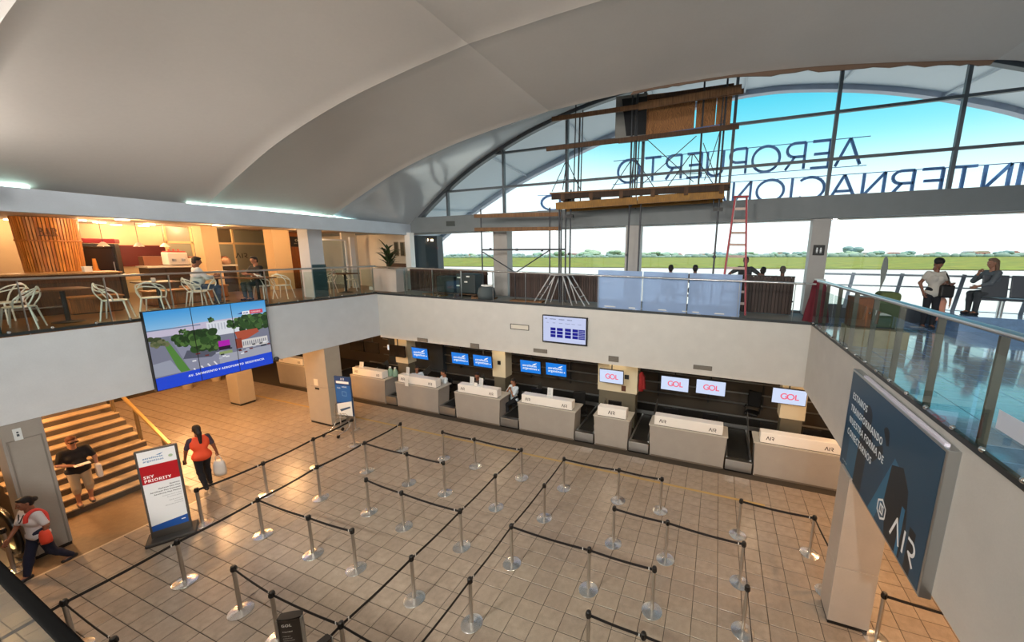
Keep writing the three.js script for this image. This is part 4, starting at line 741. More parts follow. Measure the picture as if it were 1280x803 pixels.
for (const [x, z, w, s] of [[-15.4, -6.6, 1.25, 'long low wooden bench box lit orange behind the chairs'], [-16.2, -7.7, 1.0, 'second low wooden bench box behind the two men'], [-15.2, -4.9, .9, 'low wooden box below the bar at the left']]) { const t = thing('wooden_bench', s, 'bench', [x, GL, z]); mesh('box', uvm(cbox(.5, .36, w, 0, .2, 0, .01)), M('#b0743c', .5, { map: T.wood }), t); mesh('seat', uvm(cbox(.56, .05, w + .06, 0, .41, 0, .01)), M('#c0844a', .45, { map: T.wood }), t); mesh('kick', cbox(.44, .04, w - .06, 0, .0, 0).translate(0, .02, 0), mat.black, t); }
// wooden tops on black pedestals
function cafeTable(x, z, s, item) {
  const t = thing('cafe_table', s, 'table', [x, GL, z], 0, 'cafe tables along the railing');
  mesh('top', uvm(cbox(.75, .035, .75, 0, .745, 0, .008)), M('#8a5a38', .4, { map: T.wood }), t); mesh('pedestal', rod([0, .02, 0], [0, .73, 0], .04), mat.black, t); mesh('foot', lathe([[0, 0], [.24, 0], [.24, .012], [.05, .04], [0, .04]], 20), mat.black, t);
  return t;
}
cafeTable(-13.75, -4.02, 'square cafe table at the far left among white chairs'); cafeTable(-14.45, -5.85, 'square cafe table right behind the single white chair'); cafeTable(-14.9, -7.4, 'square cafe table between the two seated men'); cafeTable(-14.1, -8.05, 'square cafe table left of the wooden door'); cafeTable(-13.9, -11.0, 'dark square table alone near the planter');
tag(mesh('napkin_holder', cbox(.1, .1, .06, -14.35, GL + .815, -5.75, .01), mat.white), 'small white napkin holder on the table behind the single white chair', 'napkin holder');
// white moulded chairs with looping backs
const chairM = M('#f2efe8', .3);
const chairG = (() => {
  const seat = lathe([[0, 0], [.2, 0], [.225, .015], [.2, .03], [0, .035]], 20).scale(1, 1, .95).translate(0, .44, 0);
  const legs = [[-.17, .17], [.17, .17], [-.17, -.17], [.17, -.17]].map(([x, z]) => rod([x * 1.35, 0, z * 1.35], [x * .95, .45, z * .95], .013, .017, 8));
  const loop = (lx, top) => tube([[-.22, .46, .02], [-.25, .62, -.02], [-.2, top, -.2], [lx, top + .05, -.27], [.2, top, -.2], [.25, .62, -.02], [.22, .46, .02]], .014, 40, 8);
  const backs = [loop(0, .78), loop(.05, .7), tube([[-.18, .46, -.14], [-.2, .66, -.24], [0, .86, -.27], [.2, .66, -.24], [.18, .46, -.14]], .013, 40, 8)];
  return { seat, legs, backs };
})();
let chair0;
function cafeChair(x, z, turn, s) {
  if (!chair0) { chair0 = thing('cafe_chair', s, 'chair', [x, GL, z], turn, 'white cafe chairs'); mesh('seat', chairG.seat, chairM, chair0); chairG.legs.forEach((g) => mesh('leg', g, chairM, chair0)); chairG.backs.forEach((g) => mesh('back_loop', g, chairM, chair0)); return chair0; }
  return dup(chair0, [x, GL, z], turn, s);
}
cafeChair(-13.45, -3.35, -.5, 'white loop-backed chair at the far left edge beside a black table leg'); cafeChair(-13.3, -4.62, 2.6, 'white loop-backed chair right of the leftmost table'); cafeChair(-13.25, -5.25, -2.2, 'white loop-backed chair standing alone against the railing above the video wall'); cafeChair(-13.95, -6.45, 3.0, 'white loop-backed chair left of the man in the pale shirt'); cafeChair(-14.35, -6.75, .2, 'white loop-backed chair under the man in the pale shirt'); cafeChair(-14.3, -8.35, 3.3, 'white loop-backed chair under the man in black'); cafeChair(-14.6, -3.5, .4, 'white loop-backed chair behind the leftmost table'); cafeChair(-14.0, -8.75, -2.6, 'white loop-backed chair in front of the wooden door'); cafeChair(-14.15, -10.45, -1.2, 'pale chair left of the dark table near the planter'); cafeChair(-14.3, -11.6, 2.2, 'pale chair right of the dark table near the planter');
// columns, door, office glazing behind the cafe
const strC = (name, gs, m) => struct(name, gs.map(uvm), m);
strC('column', [box(-17.25, -16.75, GL, 7.02, -8.55, -8.1)], M('#d8b688', .6)); strC('column', [box(-17.25, -16.75, GL, 7.02, -10.95, -10.3)], M('#dcb889', .6));
strC('column', [box(-13.85, -13.35, GL, 7.02, -9.83, -9.33)], M('#c9ccd2', .6, { map: T.plaster }));
{
  const w = struct('window_4');                            // office glazing
  mesh('frame', [box(-18.55, -18.47, GL, 7.02, -9.35, -9.29), box(-18.55, -18.47, GL, 7.02, -9.95, -9.89), box(-18.55, -18.47, GL, 7.02, -11.3, -11.24), box(-18.55, -18.47, 6.42, 6.5, -11.3, -7.9), box(-18.55, -18.47, GL, 7.02, -7.95, -7.89), box(-18.55, -18.47, GL, 7.02, -8.65, -8.59)], M('#c9a878', .5), w);
  const fm = M('#8c8a78', .35, { phys: true, transmission: .25, thickness: 0 });
  for (const [a, b] of [[-11.24, -9.95], [-9.89, -9.35], [-9.29, -8.65], [-8.59, -7.95]]) mesh('pane', new THREE.PlaneGeometry(b - a, 6.42 - GL).rotateY(Math.PI / 2).translate(-18.5, (6.42 + GL) / 2, (a + b) / 2), fm, w);
  for (const [a, b] of [[-11.24, -9.95], [-9.29, -7.95]]) mesh('pane', new THREE.PlaneGeometry(b - a, .5).rotateY(Math.PI / 2).translate(-18.5, 6.75, (a + b) / 2), fm, w);
  const lt = canvasTex(160, 96, (c, ww, h) => { c.clearRect(0, 0, ww, h); airLogo(c, 14, 22, 56, '#3a362f', 9); });
  mesh('lettering', new THREE.PlaneGeometry(.55, .33).rotateY(Math.PI / 2).translate(-18.46, 5.98, -10.15), new THREE.MeshStandardMaterial({ map: lt, transparent: true, alphaTest: .3, roughness: .6 }), w);
}
struct('wall_office', uvm(box(-20.4, -20.2, GL, 7.02, -13.4, -9.6)), M('#a8987c', .7));
{
  const d = struct('door_1'); mesh('leaf', uvm(cbox(.08, 2.3, .78, -17, GL + 1.15, -11.42)), M('#9c5a22', .45, { map: T.wood }), d);
  mesh('frame', [cbox(.1, 2.36, .06, -17, GL + 1.18, -11.04), cbox(.1, 2.36, .06, -17, GL + 1.18, -11.84), cbox(.1, .07, .86, -17, GL + 2.33, -11.44)], M('#5d3517', .5), d); mesh('handle', rod([-16.93, GL + 1.05, -11.72], [-16.93, GL + 1.05, -11.6], .012), mat.steel, d);
  const s = thing('door_sign', 'black framed sign with white script on the orange wooden door', 'sign', [-16.93, 6.58, -11.4], Math.PI / 2);
  mesh('plate', cbox(.6, .42, .03, 0, 0, 0), mat.black, s); mesh('print', new THREE.PlaneGeometry(.56, .38).translate(0, 0, .017), M('#ffffff', .5, { map: canvasTex(140, 96, (c, w, h) => { c.fillStyle = '#17120f'; c.fillRect(0, 0, w, h); c.fillStyle = '#d8c4a8'; c.font = 'bold 30px serif'; c.fillText('Café', 36, 44); c.font = '15px sans-serif'; c.fillText('BAR - RESTO', 26, 72); }) }), s);
}
strC('wall_partition', [box(-16.0, -15.9, GL, 7.02, -13.35, -12.6)], M('#d8d5d0', .6));
{ // glass partition box, door frames
  const w = struct('window_5'); mesh('frame', [cbox(.06, .06, 1.7, -15.2, 6.68, -11.35), cbox(.06, 2.05, .06, -15.2, GL + 1.03, -10.5), cbox(.06, 2.05, .06, -15.2, GL + 1.03, -12.2), cbox(.1, 2.2, .22, -15.2, GL + 1.1, -12.5)], M('#dfe3e8', .5), w);
  mesh('pane', new THREE.PlaneGeometry(1.64, 2.0).rotateY(Math.PI / 2).translate(-15.2, GL + 1.02, -11.35), M('#cfdfe6', .15, { phys: true, transmission: .8, thickness: 0, side: THREE.DoubleSide }), w);
  mesh('pane', new THREE.PlaneGeometry(.5, 1.15).rotateY(Math.PI / 2).translate(-13.3, GL + .58, -9.58), M('#5f7d84', .1, { phys: true, transmission: .7, thickness: 0, side: THREE.DoubleSide }), w);
}
tag(mesh('window_card', cbox(.02, .3, .62, -14.9, 6.82, -10.55), glow('#fff8ea', 1.2)), 'small square bright panel of light under the cafe ceiling', 'light panel');
strC('wall_end_left', [box(-20.4, -12.75, GL, 7.02, -13.48, -13.36)], M('#e2d9c8', .7, { map: T.plaster }));
mesh('wall_dado', uvm(box(-14.2, -12.7, GL, 5.72, -13.36, -13.33)), M('#5a4334', .6)).userData.kind = 'structure';
for (const [x, s] of [[-13.55, 'left'], [-13.2, 'right']]) { const t = thing('wall_picture', s + ' of two small framed pictures on the pale end wall beside the plant', 'picture', [x, 6.35, -13.33]); mesh('frame', cbox(.24, .62, .03, 0, 0, 0), M('#8d8068', .5), t); mesh('print', cbox(.18, .55, .01, 0, 0, .016), M('#4d4a3c', .6, { map: T.stone }), t); }
{
  const t = thing('potted_plant', 'tall dark leafy plant in a square white planter at the gallery corner', 'plant', [-12.98, GL, -12.3]);
  mesh('planter', extr([[-.62, 0], [.62, 0], [.68, .92], [-.68, .92]], .6, .01).translate(0, 0, -.3), M('#cdc7c0', .6, { map: T.plaster }), t);
  mesh('soil', cbox(1.2, .04, .52, 0, .9, 0), M('#33261a', .9), t);
  mesh('stem', [rod([0, .9, 0], [.02, 1.75, 0], .045, .02), rod([0, .9, 0], [-.08, 1.5, .05], .02)], M('#3c3322', .8), t);
  const lm = [M('#2c3a1e', .5), M('#3b4a26', .5)], leaf = (len, w, bend) => { const g = new THREE.PlaneGeometry(w, len, 2, 8).translate(0, len / 2, 0), p = g.attributes.position; for (let i = 0; i < p.count; i++) { const f = p.getY(i) / len; p.setX(i, p.getX(i) * Math.sin(Math.PI * (.08 + .88 * f))); p.setZ(i, bend * f * f * len + Math.abs(p.getX(i)) * .4); } g.computeVertexNormals(); return g; };
  lm.forEach((m) => m.side = THREE.DoubleSide); const L = [leaf(.55, .13, .5), leaf(.42, .11, .7), leaf(.34, .1, .3)];
  for (let k = 0; k < 46; k++) { const m = mesh('leaf', L[k % 3], lm[k % 2], t), low = k < 32; m.position.set(rr(-.06, .06), low ? rr(.95, 1.5) : rr(1.4, 1.7), rr(-.05, .05)); m.rotation.set(rr(.1, low ? .7 : 1.1), rr(0, 6.28), 0, 'YXZ'); }
}
tag(mesh('desk_phone_box', cbox(.2, .14, .16, -13.75, GL + .08, -12.1), mat.white), 'small white box on the floor left of the planter', 'box');

// ---------- gallery under repair: barriers, scaffold, ladders ----------
function slatWall(x0, x1, s, y1 = .95) {
  const t = thing('slatted_barrier', s, 'barrier', [0, G, -12.75], 0, 'dark slatted barriers in front of the seats');
  const m = [M('#3a2922', .55), M('#33241e', .55), M('#42302a', .55)], g = cbox(.08, y1, .03), n = Math.floor((x1 - x0) / .09);
  for (let i = 0; i < n; i++) { const o = mesh('slat', g, m[i % 3], t); o.position.set(x0 + (i + .5) * (x1 - x0) / n, y1 / 2 + .02, 0); }
  mesh('backing', cbox(x1 - x0, y1 - .04, .01, (x0 + x1) / 2, y1 / 2 + .02, -.022), M('#1d1613', .8), t); mesh('rail', [cbox(x1 - x0, .06, .04, (x0 + x1) / 2, .2, -.05), cbox(x1 - x0, .06, .04, (x0 + x1) / 2, y1 - .1, -.05)], mat.black, t); mesh('cap', cbox(x1 - x0, .03, .1, (x0 + x1) / 2, y1 + .035, 0), M('#2b1f1a', .5), t);
}
slatWall(-12.3, -8.5, 'dark brown slatted barrier behind the railing at the left'); slatWall(-7.5, -3.95, 'dark slatted barrier behind the aluminium trestle'); slatWall(.55, 2.15, 'dark slatted barrier in front of the man with outstretched arms', 1.12);
{ const t = thing('plastic_sheeting', 'milky blue-white plastic sheet hung along the railing of the gallery under repair', 'sheet', [0, G, -11.5]);
  for (const [a, b] of [[-3.55, -2.16], [-2.12, -.82], [-.78, .64]]) { const w = b - a, g = new THREE.PlaneGeometry(w, 1.2, 30, 20), p = g.attributes.position; for (let i = 0; i < p.count; i++) p.setZ(i, .03 * fbm(p.getX(i) * 1.3 + a, p.getY(i) * 5, 2) + .012 * Math.sin(p.getX(i) * 9 + a * 3 + p.getY(i) * 2)); g.computeVertexNormals(); mesh('sheet', g.translate((a + b) / 2, .63, .08), M('#a3bce4', .85, { phys: true, transmission: .45, thickness: 0, side: THREE.DoubleSide }), t); }
  mesh('batten', cbox(4.2, .03, .03, -1.45, .1, .06), mat.whitePaint, t); for (let k = 0; k < 5; k++) mesh('foot', cbox(.12, .05, .12, -3.3 + k * .95, .025, .1), mat.white, t); }
const woodOld = [M('#7a5c42', .75, { map: T.wood }), M('#8a6a4c', .75, { map: T.wood }), M('#5f4836', .8, { map: T.wood })], steelTube = M('#4a4c50', .5, { metalness: .6 });
{
  const t = thing('scaffold', 'timber and steel scaffold with a planked platform under the arched window', 'scaffold', [0, 0, -12.35]);
  const posts = [[-4.86, G, 8.4], [-5.02, G, 10.55], [-2.85, G, 8.2], [-2.47, G, 8.1], [-.16, G, 8.2], [-4.59, 8.3, 10.75], [-2.68, 8.3, 11.3], [-2.85, 7.7, 11.1], [-.77, 8.4, 11.25], [-.18, 8.3, 11.25], [-5.2, G, 8.0]];
  for (const [x, a, b] of posts) mesh('pole', rod([x, a, rr(-.1, .25)], [x + rr(-.03, .03), b, rr(-.1, .2)], .028), steelTube, t);
  for (const z of [-.35, .3]) for (const x of [-4.7, -2.75, -.3]) mesh('pole', rod([x, 7.8, z - .1], [x + .05, 11.0, z - .1], .02), steelTube, t);
  for (const [a, b, y0, y1, z] of [[-5.22, -2.52, 7.84, 7.95, .42], [-2.5, -.02, 7.96, 8.06, .42], [-5.2, -.05, 7.86, 8.05, -.4]]) mesh('formwork_beam', uvm(bar([a, y0, z], [b, y1, z], .08, .22)), M('#a2781f', .6, { map: T.wood }), t);
  for (let k = 0; k < 6; k++) { const x = -5.0 + k * .97; mesh('cross_beam', uvm(bar([x, 8.09 + .018 * k, -.55], [x + .05, 8.1 + .018 * k, .52], .12, .22)), woodOld[2], t); }
  mesh('edge_board', uvm(bar([-5.35, 8.13, .5], [.08, 8.23, .5], .03, .18)), M('#3d2f26', .8, { map: T.wood }), t);
  for (let k = 0; k < 5; k++) mesh('plank', uvm(bar([-5.4, 8.235, -.5 + k * .235], [.12, 8.33, -.5 + k * .235], .22, .045)), woodOld[k % 3], t);
  for (const [x0, y0, x1, y1, z, i] of [[-5.4, 10.53, .26, 10.72, .38, 0], [-5.6, 9.65, .22, 9.85, .36, 2], [-2.55, 11.1, .26, 11.22, .4, 0], [-2.6, 10.6, .2, 10.78, .44, 1]]) mesh('plank', uvm(bar([x0, y0, z], [x1, y1, z], .045, i === 1 ? .2 : .13)), woodOld[i], t);
  const tri = (x, z, w) => [rod([x - w, 8.36, z], [x - .05, 9.25, z], .014), rod([x + w, 8.36, z], [x + .05, 9.25, z], .014), rod([x, 8.36, z + .3], [x, 9.25, z], .014), rod([x - w * .6, 8.72, z], [x + w * .6, 8.72, z], .012), rod([x - .06, 9.25, z], [x + .06, 9.25, z], .016)];
  for (const x of [-5.0, -2.75, -1.0]) mesh('trestle', tri(x, .1, x < -4 ? .52 : .68), steelTube, t);
  for (const [a, b] of [[[-2.3, 9.7, .3], [-.9, 8.45, .3]], [[-2.4, 8.45, .32], [-.9, 9.7, .32]], [[-.7, 9.5, .3], [-.25, 8.45, .3]], [[-.2, 10.1, .2], [-.6, 8.5, .2]]]) mesh('brace', rod(a, b, .012), steelTube, t);
  mesh('guard_lattice', [rod([-2.6, 9.86, .1], [-.2, 10.02, .1], .014), rod([-2.6, 9.78, .1], [-.2, 9.94, .1], .014), ...[0, 1, 2, 3, 4, 5, 6, 7].map((k) => rod([-2.5 + k * .3, 9.79 + k * .02, .1], [-2.35 + k * .3, 9.88 + k * .02, .1], .008))], M('#5c76a8', .5, { metalness: .3 }), t);
  mesh('base_clamp', [cbox(.24, .1, .12, -4.86, 7.55, .1), cbox(.28, .1, .12, -.16, 7.68, .1)], mat.black, t);
  for (const x of [-4.86, -2.85, -.16]) mesh('coupler', [disc(.05, .1, x, 8.05, .1), disc(.05, .08, x, 6.3, .1)], mat.darkMetal, t);
}
{
  const t = thing('small_scaffold', 'small steel scaffold frame with two wooden boards left of the big scaffold', 'scaffold', [0, 0, -12.3]);
  for (const x of [-8.4, -5.62]) mesh('pole', rod([x, G, 0], [x, 7.85, 0], .026), steelTube, t);
  mesh('pole', rod([-5.15, G, .1], [-5.15, 7.95, .1], .026), steelTube, t);
  mesh('cross_tube', [rod([-8.35, 6.38, .04], [-5.0, 6.45, .04], .03), ...[-8, -6.9, -5.9, -5.2].map((x) => disc(.045, .09, x, 6.41, .04))], steelTube, t);
  for (const [a, b] of [[[-8.35, 6.3, .02], [-7.0, 5.6, .02]], [[-5.6, 6.42, .02], [-6.95, 5.6, .02]], [[-7.0, 5.6, .02], [-7.0, G, .02]]]) mesh('brace', rod(a, b, .02), steelTube, t);
  for (const y of [7.6, 7.12]) mesh('board', uvm(bar([-8.65, y, .05], [-5.15, y + .02, .05], .04, .13)), woodOld[1], t);
}
{
  const t = thing('plywood_panel', 'brown plywood sheets closing a hole high under the torn ceiling', 'panel', [0, 0, -12.75]);
  for (const [a, b] of [[-2.5, -1.05], [-1.0, -.45], [-.43, -.02]]) { const f = (x) => 10.0 + .03 * (x + 2.5); mesh('sheet', uvm(extr([[a, f(a)], [b, f(b)], [b, 11.2], [a, 11.2]], .03)), M('#e0cdb6', .7, { map: T.woodPly }), t); }
  mesh('batten', uvm(bar([-2.5, 11.1, .06], [0, 11.16, .06], .04, .12)), woodOld[2], t);
  const u = thing('bulkhead_box', 'dark grey bulkhead box left of the plywood sheets', 'box', [-3.0, 10.55, -12.9]);
  mesh('body', [extr([[-.5, -.58], [.5, -.56], [.5, .7], [-.5, .7]], .5).translate(0, 0, -.3)], M('#8a8a86', .7, { map: T.plaster }), u); mesh('opening', extr([[-.12, -.5], [.5, -.5], [.5, .6], [-.3, .6]], .02).translate(0, 0, .205), M('#1d1f22', .8), u);
}
{
  const t = thing('red_ladder', 'tall red and grey stepladder leaning up beside the scaffold', 'ladder', [0, 0, -12.05]), red = M('#9a2431', .5), al = mat.steelDull;
  const L = (f) => [.28 - .18 * f, 8.0 - 3.35 * f], R = (f) => [.58 + .24 * f, 8.0 - 3.35 * f];
  for (const [q, z] of [[L, 0], [R, 0]]) mesh('stile', bar([...q(0), -.05], [...q(1), .25], .05, .09), red, t);
  for (const [q] of [[L], [R]]) mesh('rear_stile', bar([q(0)[0] + .02, 8, -.1], [q(1)[0] + .04, G + .03, -.6], .035, .05), al, t);
  for (let k = 1; k < 10; k++) { const f = k / 10, a = L(f), b = R(f); mesh('rung', bar([a[0], a[1], -.05 + .3 * f], [b[0], b[1], -.05 + .3 * f], .03, .07), M('#b9a49a', .5), t); }
  mesh('top_cap', cbox(.4, .05, .2, .43, 8.0, -.06, .01), red, t);
}
{
  const t = thing('trestle_ladder', 'aluminium double trestle ladder standing on the gallery floor', 'ladder', [-5.05, G, -12.0]), al = M('#b9babb', .35, { metalness: .9 });
  for (const s of [-1, 1]) for (const z of [-.22, .22]) { mesh('leg', bar([s * .95, 0, z], [s * .3, .98, z], .022, .035), al, t); mesh('leg', bar([s * .5, 0, z], [s * .14, .98, z], .022, .035), al, t); }
  mesh('platform', cbox(.66, .035, .46, 0, .99, 0), al, t); for (const s of [-1, 1]) for (const f of [.3, .6]) mesh('rung', bar([s * (.95 - .65 * f), .98 * f, -.22], [s * (.95 - .65 * f), .98 * f, .22], .03, .03), al, t);
}
for (const [x, z, ry, w, s] of [[-6.3, -11.9, .1, 1.2, 'pale board lying flat in front of the trestle ladder'], [-8.1, -11.95, .35, .9, 'short plank lying at an angle near the left column'], [-10.4, -12.0, -.2, 1.1, 'greenish plank on the floor at the left of the gallery']]) { const o = mesh('floor_plank', uvm(cbox(w, .05, .35, 0, .03, 0)), woodOld[1]); o.position.set(x, G, z); o.rotation.y = ry; tag(o, s, 'plank'); }
{ // heap of covered material
  const t = thing('covered_pallet', 'dark covered pallet with crates and small white labels behind the railing', 'pallet', [-9.3, G, -12.1]);
  mesh('pallet', [cbox(1.9, .03, .7, 0, .14, 0), ...[-.8, 0, .8].map((x) => cbox(.1, .1, .7, x, .06, 0))], woodOld[2], t); mesh('crate', cbox(.8, .6, .6, -.45, .47, 0, .03), M('#20292c', .6), t); mesh('crate', cbox(.85, .72, .6, .48, .53, 0, .04), M('#2a3336', .6), t); for (const [x, y] of [[.2, .75], [.6, .8], [.5, .6], [.15, .45]]) mesh('label', cbox(.14, .05, .005, x, y, .303), mat.white, t);
  const u = thing('rubble_bag', 'grey bag with pale pieces next to the covered pallet', 'bag', [-7.95, G, -11.85]); mesh('bag', lathe([[0, 0], [.3, 0], [.33, .2], [.28, .42], [.2, .48], [0, .46]], 14), M('#4c5558', .8), u); for (let k = 0; k < 5; k++) mesh('piece', cbox(.14, .1, .1, rr(-.15, .15), .48, rr(-.1, .1)), mat.white, u);
}
{ const t = thing('cloth_stand', 'draped dark red cloth over a small stand at the corner of the two railings', 'cloth', [2.62, G, -11.95]); const g = lathe([[.3, 0], [.27, .3], [.2, .7], [.17, 1.0], [.14, 1.12], [0, 1.13]], 28), p = g.attributes.position; for (let i = 0; i < p.count; i++) { const a = Math.atan2(p.getZ(i), p.getX(i)), k = 1 + .1 * Math.sin(a * 7) * (1.13 - p.getY(i)); p.setX(i, p.getX(i) * k); p.setZ(i, p.getZ(i) * k); } g.computeVertexNormals(); mesh('cloth', g, M('#6a1f2c', .85), t); mesh('top', disc(.13, .03, 0, 1.15, 0), mat.whitePaint, t); mesh('hem_base', disc(.28, .02, 0, .011, 0), mat.black, t); }
{ const t = thing('restroom_sign', 'small black square sign with white figures on the column beside the right gallery', 'sign', [2.75, 6.55, -13.14]); mesh('plate', cbox(.3, .3, .02, 0, 0, 0, .03, 3), mat.black, t); mesh('print', new THREE.PlaneGeometry(.26, .26).translate(0, 0, .0115), M('#fff', .5, { map: canvasTex(96, 96, (c, w, h) => { c.fillStyle = '#101112'; c.fillRect(0, 0, w, h); c.fillStyle = '#dfe3e4'; for (const x of [30, 66]) { c.beginPath(); c.arc(x, 28, 8, 0, 7); c.fill(); c.fillRect(x - 9, 38, 18, 26); c.fillRect(x - 7, 62, 5, 18); c.fillRect(x + 2, 62, 5, 18); } }) }), t); }

// ---------- right gallery ----------
{
  const t = thing('window_rail', 'grey double-bar railing in front of the panes of the right gallery', 'railing', [0, G, -12.95]);
  mesh('plinth', cbox(10.6, .38, .2, 8.2, .19, -.1), M('#3c434c', .6), t);
  mesh('handrail', bar([2.95, 1.27, 0], [13.2, 1.42, 0], .07, .05), M('#8d97a3', .4, { metalness: .7 }), t); mesh('lower_bar', bar([2.95, .96, 0], [13.2, 1.1, 0], .04, .035), M('#8d97a3', .4, { metalness: .7 }), t);
  for (const x of [3.6, 4.75, 6.1, 7.5, 8.9, 10.4, 12]) mesh('post', bar([x - .06, .3, 0], [x + .06, 1.28 + .014 * x, 0], .09, .02), M('#7e8894', .4, { metalness: .7 }), t);
}
{
  const t = thing('feather_flag', 'grey teardrop-shaped flag on a thin pole by the window rail', 'flag', [4.05, G, -12.3], .5);
  mesh('pole', rod([0, 0, 0], [.12, 1.0, 0], .014), mat.steelDull, t); const s = [[0, 0], [.09, .25], [.13, .55], [.09, .78], [.03, .86], [-.03, .8], [-.07, .5]]; mesh('flag', extr(s, .01, .004).translate(.11, .95, 0), M('#8f948f', .7), t); mesh('foot', disc(.2, .03, 0, .015, 0), mat.darkMetal, t);
}
{
  const t = thing('wooden_cabinet', 'brown wooden cabinet behind the glass of the right railing', 'cabinet', [2.92, G, -9.3]); mesh('plinth', uvm(cbox(.95, .36, .75, .17, .18, .08, .01)), M('#8a8468', .6, { map: T.stone }), t); mesh('body', uvm(cbox(.36, .62, .4, -.1, .67, 0, .01)), M('#6b4424', .5, { map: T.wood }), t); mesh('door', uvm(cbox(.32, .55, .02, -.1, .67, .21, .006)), M('#86532c', .5, { map: T.wood }), t); mesh('knob', new THREE.SphereGeometry(.02, 8, 6).translate(.02, .67, .235), mat.steel, t);
  const u = thing('green_planter', 'dark green planter box with a clipped hedge top beside the brown cabinet', 'planter', [3.27, G, -9.3]); mesh('box', cbox(.38, .5, .42, 0, .64, 0, .02), M('#2b3d22', .7), u); mesh('rim', cbox(.41, .05, .45, 0, .9, 0, .01), M('#374a2a', .6), u); mesh('hedge', cbox(.36, .2, .4, 0, 1.0, 0, .08, 3), M('#4d5a34', .9), u); mesh('stand', cbox(.3, .04, .3, 0, .38, 0), mat.darkMetal, u);
}
function benchSeat(x, z, s, c) { const t = thing('bench_seat', s, 'seat', [x, 4.98, z], Math.PI, 'seats along the window'); mesh('seat', cbox(.5, .06, .48, 0, .42, 0, .02), M(c, .4), t); mesh('back', cbox(.5, .55, .05, 0, .72, -.24, .02).rotateX(.12), M(c, .4), t); for (const q of [-.24, .24]) mesh('leg', bar([q, 0, 0], [q, .4, 0], .04, .05), mat.steel, t); return t; }
benchSeat(6.45, -12.4, 'dark seat under the sitting woman at the window', '#3a4048'); benchSeat(7.0, -12.4, 'dark seat right of the sitting woman', '#454b54'); benchSeat(7.55, -12.4, 'pale seat at the right edge of the window row', '#c9cdd2'); benchSeat(8.1, -12.4, 'last pale seat at the right edge', '#c9cdd2');

{ const t = thing('waiting_bench', 'long dark waiting bench behind the slatted barriers and the plastic sheet', 'bench', [0, G, -13.08]); for (const [a, b] of [[-2.0, -.3], [.95, 2.2]]) { mesh('seat', cbox(b - a, .05, .36, (a + b) / 2, .4, .02, .015), mat.black, t); for (const x of [a + .1, b - .1]) mesh('leg', cbox(.05, .38, .32, x, .19, .02), mat.darkMetal, t); } }

{ const t = thing('waste_bin', 'dark teal bin at the left edge behind the cafe railing', 'bin', [-13.05, GL, -2.78]); mesh('body', cbox(.34, .7, .34, 0, .35, 0, .02), M('#24444a', .5), t); mesh('lid', cbox(.36, .06, .36, 0, .73, 0, .015), M('#1b3338', .5), t); mesh('flap', cbox(.2, .03, .2, 0, .775, 0, .005), mat.darkMetal, t); }
// ---------- outside: canopy, letters, apron, field, trees, houses ----------
{
  const c = struct('canopy');
  const outer = smooth([[-17.5, 3.5], [-16.2, 5], [-14.7, 6.55], [-13.5, 7.4], [-12.39, 8.1], [-9.78, 9.48], [-7.26, 10.5], [-4.99, 11.3], [-1.99, 12.1], [.09, 12.44], [1.2, 12.5], [2.1, 12.48], [3.81, 12.3], [5.48, 12.0], [7.05, 11.58], [8.74, 11.0], [10.5, 10.1], [12.5, 8.8], [14.5, 7.2], [16.5, 5]]);
  mesh('soffit', sheet((u, v) => { const x = -14.5 + 28.5 * u, y0 = Math.max(arch(Math.max(-13, Math.min(13, x))) + .12, 7.2), y1 = outer(x) + .05; return [x, y0 + (y1 - y0) * v, -13.7 - 3.3 * v]; }, 60, 6, .2), M('#c4cdd6', .5), c);
  const e = []; for (let x = -17; x < 16; x += .5) e.push(bar([x, outer(x) - .04, -17], [x + .52, outer(x + .52) - .04, -17], .3, .2)); mesh('edge_beam', e, M('#aeb4c4', .55), c);
  for (let x = -12; x < 13; x += 3.1) mesh('soffit_rib', bar([x, Math.max(arch(x) + .06, 7.2), -13.75], [x, outer(x) - .02, -16.9], .05, .06), M('#b4bcc6', .5), c);
  // roof deck over the vault
  const d = struct('roof'); mesh('deck', sheet((u, v) => { const x = -13.6 + 27.2 * u; return [x, Math.max(12.3 - .03 * x * x, vaultY(Math.min(13.2, Math.abs(x))) + .35) + .35, -13.6 + 27.2 * v]; }, 30, 2, .2), M('#b9bcc0', .7), d);
}
